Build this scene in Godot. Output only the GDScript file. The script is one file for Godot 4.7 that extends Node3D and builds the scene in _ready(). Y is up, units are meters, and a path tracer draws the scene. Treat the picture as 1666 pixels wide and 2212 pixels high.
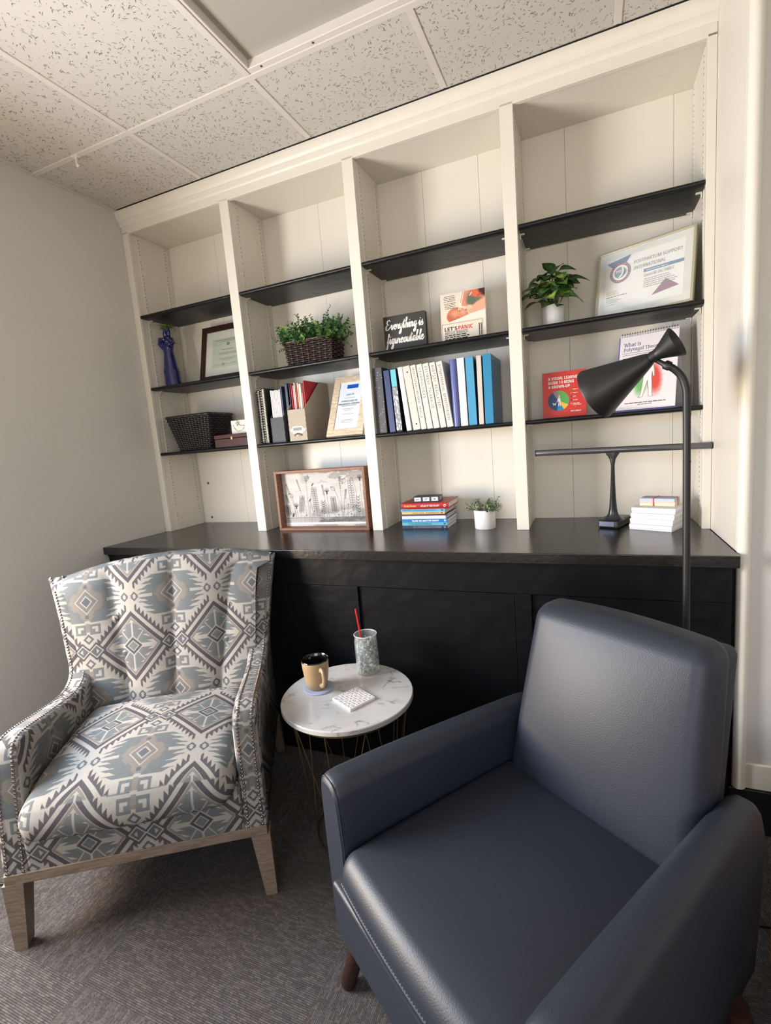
extends Node3D
# A corner of an office: a white built-in bookcase above a black counter, two armchairs, a marble side table and a floor lamp.
# World: x along the bookcase, y up from the carpet, z out of the bookcase front towards the room. Metres.

const CT := 0.94          # top of the counter
const CEIL := 2.675
const BAYS := [[-1.857, -1.2368], [-1.1835, -0.5629], [-0.5104, 0.112], [0.162, 0.7834]]
const SHELF_Y := [2.147, 1.760, 1.396]
const BACK := -0.281      # face of the back boards

var M := {}               # materials
var off := {}             # things whose children are given in world coordinates
var rng := RandomNumberGenerator.new()


func _ready() -> void:
	rng.seed = 11
	var cam := Camera3D.new()
	cam.name = "camera"
	cam.position = Vector3(0.4089, 1.3609, 2.0975)
	cam.rotation = Vector3(-0.1444, 0.4052, -0.0822)
	cam.fov = rad_to_deg(2.0 * atan(1106.0 / 1055.134))
	cam.near = 0.02
	cam.far = 200.0
	add_child(cam)
	cam.current = true

	var env := Environment.new()
	var sky := Sky.new()
	var sm := ProceduralSkyMaterial.new()
	sm.sky_top_color = Color(0.46, 0.62, 0.90)
	sm.sky_horizon_color = Color(0.80, 0.87, 0.95)
	sm.ground_bottom_color = Color(0.74, 0.66, 0.54)
	sm.ground_horizon_color = Color(0.86, 0.79, 0.68)
	sm.sky_energy_multiplier = 1.0
	sm.ground_energy_multiplier = 1.0
	sky.sky_material = sm
	env.background_mode = Environment.BG_SKY
	env.sky = sky
	env.background_energy_multiplier = 2.5
	env.ambient_light_source = Environment.AMBIENT_SOURCE_SKY
	env.tonemap_mode = Environment.TONE_MAPPER_LINEAR
	env.tonemap_exposure = 1.14
	env.sdfgi_enabled = true
	env.ssao_enabled = true
	env.ssil_enabled = true
	var we := WorldEnvironment.new()
	we.name = "world_environment"
	we.environment = env
	add_child(we)

	# daylight through the window in the left wall beside the camera and the wider one behind it:
	# cool sky from the upper part of each opening, warm light off the ground from the lower part
	for l in [[Vector3(-1.90, 1.45, 1.72), Vector2(1.0, 0.55), Color(0.86, 0.92, 1.0), -14.0, 6.6, -PI / 2],
			[Vector3(-1.90, 0.98, 1.72), Vector2(1.0, 0.36), Color(1.0, 0.90, 0.77), 4.0, 6.6, -PI / 2],
			[Vector3(0.6, 1.80, 3.71), Vector2(1.7, 0.55), Color(0.84, 0.91, 1.0), -10.0, 1.1, 0.0],
			[Vector3(0.6, 1.20, 3.71), Vector2(1.7, 0.55), Color(1.0, 0.92, 0.80), 12.0, 1.7, 0.0]]:
		var a := AreaLight3D.new()
		a.name = "window_daylight"
		a.area_size = l[1]
		a.position = l[0]
		a.rotation = Vector3(0, l[5], 0)
		a.rotate_object_local(Vector3.RIGHT, deg_to_rad(l[3]))
		a.light_color = l[2]
		a.light_energy = l[4]
		a.area_range = 12.0
		a.shadow_enabled = true
		add_child(a, true)

	materials()
	room()
	bookcase()
	shelves()
	counter()
	side_table_wood()
	wing_chair()
	blue_chair()
	marble_table()
	floor_lamp()
	bay_one()
	bay_two()
	bay_three()
	bay_four()
	table_things()


# ---------------------------------------------------------------- mesh building
class MB:
	var V := PackedVector3Array()
	var T := PackedVector2Array()
	var G := PackedInt32Array()
	var N := PackedVector3Array()
	var C := PackedColorArray()
	var col := Color.WHITE
	var mark := 0
	var gid := 0

	func newg() -> int:
		gid += 1
		return gid

	func tri(a: Vector3, b: Vector3, c: Vector3, g: int, ua := Vector2.ZERO, ub := Vector2.ZERO, uc := Vector2.ZERO) -> void:
		V.append(a); V.append(b); V.append(c)
		T.append(ua); T.append(ub); T.append(uc)
		for i in 3:
			G.append(g); N.append(Vector3.ZERO); C.append(col)

	func quad(a: Vector3, b: Vector3, c: Vector3, d: Vector3, g: int, ua := Vector2(0, 1), ub := Vector2(1, 1), uc := Vector2(1, 0), ud := Vector2(0, 0)) -> void:
		tri(a, b, c, g, ua, ub, uc)
		tri(a, c, d, g, ua, uc, ud)

	# closes a solid: turns its faces outwards and places it
	func done(xf := Transform3D(), orient := true) -> void:
		var vol := 0.0
		var o := V[mark] if V.size() > mark else Vector3.ZERO
		for i in range(mark, V.size(), 3):
			vol += (V[i] - o).dot((V[i + 1] - o).cross(V[i + 2] - o))
		if orient and vol > 0.0:
			for i in range(mark, V.size(), 3):
				var t := V[i + 1]; V[i + 1] = V[i + 2]; V[i + 2] = t
				var u := T[i + 1]; T[i + 1] = T[i + 2]; T[i + 2] = u
				var n := N[i + 1]; N[i + 1] = N[i + 2]; N[i + 2] = n
				var c := C[i + 1]; C[i + 1] = C[i + 2]; C[i + 2] = c
		if xf != Transform3D():
			var nb := xf.basis.inverse().transposed()
			for i in range(mark, V.size()):
				V[i] = xf * V[i]
				if N[i] != Vector3.ZERO:
					N[i] = (nb * N[i]).normalized()
		mark = V.size()

	func grid(rows: Array, wrap_u: bool, wrap_v: bool, g: int, uv := Vector2.ONE) -> void:
		var m := rows.size()
		var n: int = rows[0].size()
		for i in (m if wrap_v else m - 1):
			var ra: PackedVector3Array = rows[i]
			var rb: PackedVector3Array = rows[(i + 1) % m]
			for j in (n if wrap_u else n - 1):
				var k := (j + 1) % n
				var u0 := uv.x * j / (n if wrap_u else n - 1)
				var u1 := uv.x * (j + 1) / (n if wrap_u else n - 1)
				var v0 := uv.y * i / (m if wrap_v else m - 1)
				var v1 := uv.y * (i + 1) / (m if wrap_v else m - 1)
				quad(ra[j], ra[k], rb[k], rb[j], g, Vector2(u0, v0), Vector2(u1, v0), Vector2(u1, v1), Vector2(u0, v1))

	func cap(row: PackedVector3Array, flip := false) -> void:
		var c := Vector3.ZERO
		for p in row: c += p
		c /= row.size()
		for j in row.size():
			var a := row[j]
			var b := row[(j + 1) % row.size()]
			if flip: tri(c, b, a, -1)
			else: tri(c, a, b, -1)

	# rounded box: half sizes h, corner radius r; bend, if given, moves every point
	func rbox(size: Vector3, at: Vector3, r := 0.002, fine := false, n := Vector3i.ONE, bend = null) -> MB:
		var h := size / 2.0
		r = minf(r, minf(h.x, minf(h.y, h.z)) * 0.999)
		var axes := []
		for a in 3:
			var s := PackedFloat32Array()
			for t in ([1.0, 0.668, 0.414, 0.199] if fine else [1.0]):
				s.append(-h[a] + r * (1.0 - t))
			for i in n[a] + 1:
				s.append(lerpf(-h[a] + r, h[a] - r, float(i) / n[a]))
			for t in ([0.199, 0.414, 0.668, 1.0] if fine else [1.0]):
				s.append(h[a] - r * (1.0 - t))
			axes.append(s)
		var g := newg()
		for a in 3:
			var b := (a + 1) % 3
			var c := (a + 2) % 3
			for sgn in [-1.0, 1.0]:
				var rows := []
				var nrm := []
				for q in axes[c]:
					var row := PackedVector3Array()
					var nr := PackedVector3Array()
					for p in axes[b]:
						var v := Vector3()
						v[a] = sgn * h[a]; v[b] = p; v[c] = q
						var inner := v.clamp(-h + Vector3.ONE * r, h - Vector3.ONE * r)
						var d := (v - inner).normalized()
						row.append(inner + d * r)
						nr.append(d)
					rows.append(row); nrm.append(nr)
				for i in rows.size() - 1:
					for j in rows[0].size() - 1:
						var pts := [rows[i][j], rows[i][j + 1], rows[i + 1][j + 1], rows[i + 1][j]]
						var nn := [nrm[i][j], nrm[i][j + 1], nrm[i + 1][j + 1], nrm[i + 1][j]]
						if sgn > 0:
							pts.reverse(); nn.reverse()
						var s0 := V.size()
						quad(pts[0], pts[1], pts[2], pts[3], g)
						if bend == null:
							for kk in 6:
								N[s0 + kk] = nn[[0, 1, 2, 0, 2, 3][kk]]
		if bend != null:
			for i in range(mark, V.size()):
				V[i] = bend.call(V[i])
		done(Transform3D(Basis(), at))
		return self

	# a body of revolution about y; profile points are (radius, height); creases over 35 degrees stay sharp
	func lathe(profile: Array, segs: int, xf := Transform3D(), closed := false, caps := true) -> MB:
		var rows := []
		for p in profile:
			var row := PackedVector3Array()
			for j in segs:
				var t := TAU * j / segs
				row.append(Vector3(p.x * cos(t), p.y, p.x * sin(t)))
			rows.append(row)
		var g := newg()
		for i in rows.size() - 1:
			if i > 0:
				var d0: Vector2 = profile[i] - profile[i - 1]
				var d1: Vector2 = profile[i + 1] - profile[i]
				if absf(d0.angle_to(d1)) > deg_to_rad(35):
					g = newg()
			grid([rows[i], rows[i + 1]], true, false, g)
		if closed:
			grid([rows[-1], rows[0]], true, false, newg())
		elif caps:
			if profile[0].x > 1e-5: cap(rows[0])
			if profile[-1].x > 1e-5: cap(rows[-1], true)
		done(xf)
		return self

	# a tube along a path; radius a number or a function of 0..1
	func tube(path: Array, radius, segs := 8, closed := false, squash := 1.0) -> MB:
		var rows := []
		var n := path.size()
		var up := Vector3.UP
		var t0: Vector3 = (path[1] - path[0]).normalized()
		if absf(t0.dot(up)) > 0.9: up = Vector3.RIGHT
		var side := t0.cross(up).normalized()
		for i in n:
			var t: Vector3
			if closed: t = (path[(i + 1) % n] - path[(i - 1 + n) % n]).normalized()
			else: t = (path[mini(i + 1, n - 1)] - path[maxi(i - 1, 0)]).normalized()
			side = (side - t * side.dot(t)).normalized()
			var b := t.cross(side)
			var r: float = radius.call(float(i) / (n - 1)) if radius is Callable else radius
			var row := PackedVector3Array()
			for j in segs:
				var a := TAU * j / segs
				row.append(path[i] + side * cos(a) * r + b * sin(a) * r * squash)
			rows.append(row)
		grid(rows, true, closed, newg())
		if not closed:
			cap(rows[0]); cap(rows[-1], true)
		done()
		return self

	# a polygon in the xy plane pushed along z from z0 to z1
	func prism(poly: PackedVector2Array, z0: float, z1: float, xf := Transform3D()) -> MB:
		var idx := Geometry2D.triangulate_polygon(poly)
		for i in range(0, idx.size(), 3):
			var p := [poly[idx[i]], poly[idx[i + 1]], poly[idx[i + 2]]]
			tri(Vector3(p[0].x, p[0].y, z1), Vector3(p[1].x, p[1].y, z1), Vector3(p[2].x, p[2].y, z1), -1)
			tri(Vector3(p[0].x, p[0].y, z0), Vector3(p[2].x, p[2].y, z0), Vector3(p[1].x, p[1].y, z0), -1)
		var n := poly.size()
		var area := 0.0
		for i in n: area += poly[i].cross(poly[(i + 1) % n])
		var g := newg()
		for i in n:
			var a := poly[i]
			var b := poly[(i + 1) % n]
			var before := a - poly[(i + n - 1) % n]
			if absf(before.angle_to(b - a)) > deg_to_rad(35): g = newg()
			if area < 0:
				quad(Vector3(a.x, a.y, z0), Vector3(b.x, b.y, z0), Vector3(b.x, b.y, z1), Vector3(a.x, a.y, z1), g)
			else:
				quad(Vector3(b.x, b.y, z0), Vector3(a.x, a.y, z0), Vector3(a.x, a.y, z1), Vector3(b.x, b.y, z1), g)
		# caps above are laid for the triangulation's own turn; set both to face out
		for i in range(mark, mark + idx.size() * 2, 3):
			var want := 1.0 if V[i].z == z1 else -1.0
			var nz := (V[i + 1] - V[i]).cross(V[i + 2] - V[i]).z
			if nz * want > 0.0:
				var t := V[i + 1]; V[i + 1] = V[i + 2]; V[i + 2] = t
		var k := mark
		done(xf)
		if false: print(k)
		return self

	# flat quad with its lower left corner at o, edges u and v
	func sheet(o: Vector3, u: Vector3, v: Vector3) -> MB:
		quad(o, o + v, o + u + v, o + u, -1, Vector2(0, 1), Vector2(0, 0), Vector2(1, 0), Vector2(1, 1))
		done(Transform3D(), false)
		return self

	# flat strip along a polyline in the plane z = 0 of xf
	func ribbon(pts: Array, width, xf := Transform3D()) -> MB:
		var n := pts.size()
		if n < 2: return self
		var l := []
		var r := []
		for i in n:
			var d: Vector2 = (pts[mini(i + 1, n - 1)] - pts[maxi(i - 1, 0)]).normalized()
			var w: float = width.call(float(i) / (n - 1), d) if width is Callable else width
			var s := Vector2(-d.y, d.x) * w * 0.5
			l.append(pts[i] + s); r.append(pts[i] - s)
		for i in n - 1:
			quad(Vector3(r[i].x, r[i].y, 0), Vector3(l[i].x, l[i].y, 0), Vector3(l[i + 1].x, l[i + 1].y, 0), Vector3(r[i + 1].x, r[i + 1].y, 0), -1)
		for e in [0, n - 1]:
			var c: Vector2 = pts[e]
			var rad: float = (l[e] - r[e]).length() * 0.5
			for j in 6:
				var a := TAU * j / 6
				var b := TAU * (j + 1) / 6
				tri(Vector3(c.x, c.y, 0), Vector3(c.x + cos(b) * rad, c.y + sin(b) * rad, 0), Vector3(c.x + cos(a) * rad, c.y + sin(a) * rad, 0), -1)
		done(xf, false)
		return self

	func mesh() -> ArrayMesh:
		var st := SurfaceTool.new()
		st.begin(Mesh.PRIMITIVE_TRIANGLES)
		for i in V.size():
			st.set_smooth_group(G[i])
			st.set_color(C[i])
			st.set_uv(T[i])
			st.add_vertex(V[i])
		st.generate_normals()
		var arrays := st.commit_to_arrays()
		var nn: PackedVector3Array = arrays[Mesh.ARRAY_NORMAL]
		for i in V.size():
			if N[i] != Vector3.ZERO: nn[i] = N[i]
		arrays[Mesh.ARRAY_NORMAL] = nn
		var am := ArrayMesh.new()
		am.add_surface_from_arrays(Mesh.PRIMITIVE_TRIANGLES, arrays)
		return am


# ---------------------------------------------------------------- scene tree
func thing(called: String, label: String, category: String, at: Vector3, turn := 0.0, group := "", world_children := false) -> Node3D:
	var o := Node3D.new()
	o.name = called
	o.position = at
	o.rotation.y = turn
	o.set_meta("label", label)
	o.set_meta("category", category)
	if group: o.set_meta("group", group)
	add_child(o, true)
	if world_children: off[o] = at
	return o


func part(parent: Node3D, called: String, shape, material: Material, kind := "") -> MeshInstance3D:
	var o := MeshInstance3D.new()
	o.name = called
	o.mesh = shape.mesh() if shape is MB else shape
	o.material_override = material
	if off.has(parent): o.position = -off[parent]
	if kind: o.set_meta("kind", kind)
	parent.add_child(o, true)
	return o


func solo(called: String, shape, material: Material, label: String, category: String, at := Vector3.ZERO, turn := 0.0, group := "") -> MeshInstance3D:
	var o := part(self, called, shape, material)
	o.position = at
	o.rotation.y = turn
	o.set_meta("label", label)
	o.set_meta("category", category)
	if group: o.set_meta("group", group)
	return o


func struct(called: String, shape, material: Material, label: String, category: String) -> MeshInstance3D:
	var o := part(self, called, shape, material)
	o.set_meta("kind", "structure")
	o.set_meta("label", label)
	o.set_meta("category", category)
	return o


# lettering w wide and h high (its own box), centred on xf's origin in xf's xy plane
func letters(parent: Node3D, text: String, w: float, h: float, xf: Transform3D, material: Material, face := "Droid Sans", bold := false, slant := 0.0, called := "lettering") -> MeshInstance3D:
	var f := SystemFont.new()
	f.font_names = PackedStringArray([face])
	f.font_weight = 700 if bold else 400
	var tm := TextMesh.new()
	tm.text = text
	tm.font = f
	tm.font_size = 48
	tm.pixel_size = 0.01
	tm.depth = 0.0
	tm.curve_step = 2.0
	tm.horizontal_alignment = HORIZONTAL_ALIGNMENT_CENTER
	var bb := tm.get_aabb()
	var o := MeshInstance3D.new()
	o.name = called
	o.mesh = tm
	o.material_override = material
	var s := Vector3(w / maxf(bb.size.x, 1e-4), h / maxf(bb.size.y, 1e-4), 1.0)
	var c := bb.get_center()
	var shear := Basis(Vector3(s.x, 0, 0), Vector3(slant * s.y, s.y, 0), Vector3(0, 0, 1))
	o.transform = xf * Transform3D(shear, -(shear * Vector3(c.x, c.y, 0)))
	if off.has(parent): o.position -= off[parent]
	parent.add_child(o, true)
	return o


func smooth(pts: Array, per := 5, closed := false) -> Array:
	var out := []
	var n := pts.size()
	for i in (n if closed else n - 1):
		var p0 = pts[(i - 1 + n) % n] if closed else pts[maxi(i - 1, 0)]
		var p1 = pts[i]
		var p2 = pts[(i + 1) % n]
		var p3 = pts[(i + 2) % n] if closed else pts[mini(i + 2, n - 1)]
		for k in per:
			var t := float(k) / per
			out.append(0.5 * ((2.0 * p1) + (p2 - p0) * t + (2.0 * p0 - 5.0 * p1 + 4.0 * p2 - p3) * t * t + (3.0 * p1 - p0 - 3.0 * p2 + p3) * t * t * t))
	if not closed: out.append(pts[n - 1])
	return out


func xf_at(p: Vector3, tilt := 0.0, turn := 0.0, roll := 0.0) -> Transform3D:
	return Transform3D(Basis.from_euler(Vector3(tilt, turn, roll)), p)


# ---------------------------------------------------------------- materials
func mat(c: Color, rough := 0.6, metal := 0.0, spec := 0.5) -> StandardMaterial3D:
	var m := StandardMaterial3D.new()
	m.albedo_color = c
	m.roughness = rough
	m.metallic = metal
	m.metallic_specular = spec
	return m


func hexm(h: String, rough := 0.6, metal := 0.0, spec := 0.5) -> StandardMaterial3D:
	var key := h + str(rough) + str(metal) + str(spec)
	if not M.has(key): M[key] = mat(Color(h), rough, metal, spec)
	return M[key]


func noise_tex(freq: float, size := 256, normal := false, bump := 4.0, octaves := 4, ramp: Gradient = null, type := FastNoiseLite.TYPE_SIMPLEX_SMOOTH, sd := 1) -> NoiseTexture2D:
	var n := FastNoiseLite.new()
	n.noise_type = type
	n.frequency = freq
	n.fractal_octaves = octaves
	n.seed = sd
	var t := NoiseTexture2D.new()
	t.width = size
	t.height = size
	t.seamless = true
	t.noise = n
	t.as_normal_map = normal
	t.bump_strength = bump
	if ramp: t.color_ramp = ramp
	return t


func ramp(cols: Array, at: Array) -> Gradient:
	var g := Gradient.new()
	g.offsets = PackedFloat32Array(at)
	g.colors = PackedColorArray(cols)
	return g


func tri_map(m: StandardMaterial3D, scale, world := false, sharp := 12.0) -> StandardMaterial3D:
	m.uv1_triplanar = true
	m.uv1_world_triplanar = world
	m.uv1_triplanar_sharpness = sharp
	m.uv1_scale = scale if scale is Vector3 else Vector3.ONE * scale
	return m


func with_normal(m: StandardMaterial3D, t: Texture2D, s := 0.5) -> StandardMaterial3D:
	m.normal_enabled = true
	m.normal_texture = t
	m.normal_scale = s
	return m


func img_tex(im: Image) -> ImageTexture:
	return ImageTexture.create_from_image(im)


func materials() -> void:
	var fine := noise_tex(0.05, 256, true, 3.0, 5)
	var soft := noise_tex(0.012, 256, true, 6.0, 3)
	M.wall = tri_map(with_normal(mat(Color(0.80, 0.79, 0.772), 0.75, 0, 0.3), fine, 0.12), 2.5)
	M.ceil_metal = mat(Color(0.82, 0.80, 0.77), 0.5)
	M.case = tri_map(with_normal(mat(Color(0.865, 0.845, 0.80), 0.42, 0, 0.45), soft, 0.12), 3.0)
	M.hole = mat(Color(0.05, 0.045, 0.04), 0.9)
	M.black = tri_map(with_normal(mat(Color(0.075, 0.075, 0.085), 0.42, 0, 0.4), soft, 0.15), 3.0)
	M.shelf = tri_map(with_normal(mat(Color(0.062, 0.065, 0.076), 0.38, 0, 0.4), soft, 0.15), 4.0)
	M.cabinet = tri_map(with_normal(mat(Color(0.045, 0.048, 0.062), 0.42, 0, 0.3), soft, 0.2), 2.0)
	var wr := noise_tex(0.03, 512, true, 5.0, 4, null, FastNoiseLite.TYPE_SIMPLEX_SMOOTH, 5)
	M.counter = tri_map(with_normal(mat(Color(0.075, 0.07, 0.07), 0.24, 0, 0.6), wr, 0.09), Vector3(2.2, 2.2, 3.2))
	M.white_plastic = mat(Color(0.88, 0.87, 0.86), 0.35)
	M.clear_pin = mat(Color(0.86, 0.83, 0.76), 0.3)
	M.pot = mat(Color(0.86, 0.85, 0.85), 0.38)
	M.paper = mat(Color(0.90, 0.89, 0.88), 0.8)
	M.ink = mat(Color(0.10, 0.10, 0.11), 0.8)
	M.ink_grey = mat(Color(0.42, 0.42, 0.44), 0.85)
	M.white_ink = mat(Color(0.93, 0.92, 0.90), 0.7)
	M.lamp_black = mat(Color(0.085, 0.085, 0.09), 0.48, 0.0, 0.5)
	M.gun = mat(Color(0.20, 0.205, 0.22), 0.30, 0.45, 0.5)
	M.bar = mat(Color(0.42, 0.425, 0.44), 0.32, 0.75, 0.5)
	M.brass = mat(Color(0.50, 0.43, 0.30), 0.38, 0.85)
	M.nail = mat(Color(0.52, 0.47, 0.45), 0.24, 0.9)
	M.metal = mat(Color(0.78, 0.77, 0.75), 0.25, 0.9)
	M.glass = mat(Color(0.92, 0.97, 0.96, 0.10), 0.03)
	M.glass.transparency = BaseMaterial3D.TRANSPARENCY_ALPHA
	M.vert = mat(Color.WHITE, 0.55)
	M.vert.vertex_color_use_as_albedo = true
	M.leaf = mat(Color.WHITE, 0.42, 0, 0.4)
	M.leaf.vertex_color_use_as_albedo = true
	M.leaf.backlight = Color(0.10, 0.14, 0.05)
	# wood: one grey grain, tinted
	var grain := wood_image()
	for w in [["wood_red", Color(0.34, 0.20, 0.15)], ["wood_brown", Color(0.55, 0.385, 0.305)], ["wood_pale", Color(0.88, 0.81, 0.715)], ["wood_leg", Color(0.55, 0.485, 0.43)], ["wood_dark", Color(0.215, 0.13, 0.10)], ["wood_oak", Color(0.72, 0.52, 0.33)], ["wood_box", Color(0.26, 0.13, 0.12)]]:
		var m := mat(w[1], 0.5, 0, 0.4)
		m.albedo_texture = grain
		M[w[0]] = tri_map(m, Vector3(6, 6, 6), false, 8.0)
	# leather of the blue chair
	var ln := noise_tex(0.11, 256, true, 3.0, 4)
	var lm := mat(Color(0.126, 0.148, 0.192), 0.50, 0, 0.5)
	M.leather = tri_map(with_normal(lm, ln, 0.16), 9.0)
	M.stitch = mat(Color(0.36, 0.40, 0.48), 0.5)
	# kilim cloth
	var km := mat(Color.WHITE, 0.85, 0, 0.25)
	km.albedo_texture = kilim()
	with_normal(km, weave(), 0.55)
	M.kilim = tri_map(km, Vector3(1.0 / 0.31, 1.0 / 0.37, 1.0 / 0.37), false, 40.0)
	M.kilim.uv1_offset = Vector3(0.42, 0.22, 0.1)
	# marble
	M.marble = tri_map(mat(Color.WHITE, 0.22, 0, 0.5), 2.4)
	M.marble.albedo_texture = marble()
	# wicker
	M.wicker = mat(Color(0.17, 0.115, 0.09), 0.42, 0, 0.5)
	M.wicker_dark = mat(Color(0.115, 0.105, 0.11), 0.45, 0, 0.5)
	# carpet tiles, ribbed two ways
	var cim := carpet_image()
	var ct := img_tex(cim)
	var nim := cim.duplicate()
	nim.bump_map_to_normal_map(5.0)
	var cn := img_tex(nim)
	for k in 2:
		var m := with_normal(mat(Color.WHITE, 0.95, 0, 0.15), cn, 0.8)
		m.albedo_texture = ct
		M["carpet%d" % k] = m
	# fissured ceiling tile
	var fi := fissure_image()
	M.tile = with_normal(mat(Color(0.86, 0.855, 0.845), 0.9, 0, 0.2), img_tex(fi[1]), 1.0)
	M.tile.albedo_texture = img_tex(fi[0])


func wood_image() -> ImageTexture:
	var n := FastNoiseLite.new()
	n.seed = 4
	n.frequency = 0.02
	n.fractal_octaves = 4
	var im := Image.create(256, 256, false, Image.FORMAT_RGB8)
	for y in 256:
		for x in 256:
			var a := n.get_noise_2d(x * 0.25, y * 3.0) * 0.5 + n.get_noise_2d(x * 1.2 + 400, y * 9.0) * 0.3
			var v := clampf(0.90 + a * 0.30, 0.5, 1.0)
			im.set_pixel(x, y, Color(v, v, v))
	return img_tex(im)


func marble() -> ImageTexture:
	var n := FastNoiseLite.new()
	n.seed = 21
	n.frequency = 0.0065
	n.fractal_octaves = 5
	var n2 := FastNoiseLite.new()
	n2.seed = 8
	n2.frequency = 0.006
	var im := Image.create(512, 512, false, Image.FORMAT_RGB8)
	for y in 512:
		for x in 512:
			var w := n2.get_noise_2d(x, y)
			var a := absf(n.get_noise_2d(x + y * 0.35, y * 1.2))
			var vein := pow(clampf(1.0 - a * 6.0, 0.0, 1.0), 2.5) * clampf(0.10 + w * 1.6, 0.0, 1.0)
			var cloud := n.get_noise_2d(x * 0.6 + 900, y * 0.6) * 0.05
			var v := 0.75 + cloud - vein * 0.30
			im.set_pixel(x, y, Color(v, v * 0.985, v * 0.965))
	return img_tex(im)


func carpet_image() -> Image:
	# 0.61 m of loop pile laid in ribs along v; grey with violet and brown flecks
	var s := 640
	var im := Image.create(s, s, false, Image.FORMAT_RGB8)
	var r := RandomNumberGenerator.new()
	r.seed = 3
	var cols := [Color(0.42, 0.405, 0.40), Color(0.455, 0.435, 0.425), Color(0.375, 0.365, 0.37), Color(0.43, 0.41, 0.42), Color(0.48, 0.46, 0.445), Color(0.395, 0.375, 0.36)]
	for rib in s / 5:
		var y := r.randi_range(-20, 0)
		while y < s:
			var l := r.randi_range(6, 26)
			var c: Color = cols[r.randi_range(0, 5)]
			for yy in range(maxi(y, 0), mini(y + l, s)):
				var e := 0.82 if yy == y or yy == y + l - 1 else 1.0
				for k in 5:
					var prof: float = [0.66, 0.93, 1.05, 0.95, 0.70][k] * e * r.randf_range(0.9, 1.1)
					im.set_pixel(rib * 5 + k, yy, Color(c.r * prof * 0.85, c.g * prof * 0.85, c.b * prof * 0.85))
			y += l
	return im


func fissure_image() -> Array:
	var s := 1024
	var im := Image.create(s, s, false, Image.FORMAT_RGB8)
	var hm := Image.create(s, s, false, Image.FORMAT_RGB8)
	im.fill(Color(0.90, 0.89, 0.87))
	hm.fill(Color.WHITE)
	var r := RandomNumberGenerator.new()
	r.seed = 9
	for k in 1300:
		var p := Vector2(r.randf() * s, r.randf() * s)
		var a := r.randfn(PI / 2, 0.7)
		var n := r.randi_range(4, 20)
		var w := r.randf_range(0.9, 2.0)
		if r.randf() < 0.25:
			n = 2
		for i in n:
			a += r.randfn(0, 0.42)
			p += Vector2.from_angle(a) * 1.6
			var ww := w * (0.6 + 0.4 * sin(PI * i / n))
			for dy in range(-3, 4):
				for dx in range(-3, 4):
					var d := Vector2(dx, dy).length()
					if d <= ww:
						var x := posmod(int(p.x) + dx, s)
						var y := posmod(int(p.y) + dy, s)
						var sh := clampf((ww - d) / ww + 0.25, 0, 1)
						var old := hm.get_pixel(x, y).r
						var v := minf(old, 1.0 - sh)
						hm.set_pixel(x, y, Color(v, v, v))
						var q := 0.50 + 0.40 * v
						im.set_pixel(x, y, Color(q, q * 0.985, q * 0.96))
	hm.bump_map_to_normal_map(4.0)
	return [im, hm]


func weave() -> ImageTexture:
	# slanted cords, as in the loom-woven motifs
	var s := 744
	var im := Image.create(s, 888, false, Image.FORMAT_RGB8)
	for y in 888:
		var zig := absf(fposmod(y / 74.0, 2.0) - 1.0) * 74.0
		for x in s:
			var v := 0.5 + 0.5 * sin((x + zig) * TAU * 84.0 / s)
			var w := 0.5 + 0.5 * sin(y * TAU * 140.0 / 888.0)
			var h := v * 0.7 + w * 0.3
			im.set_pixel(x, y, Color(h, h, h))
	im.bump_map_to_normal_map(2.5)
	return img_tex(im)


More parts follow.
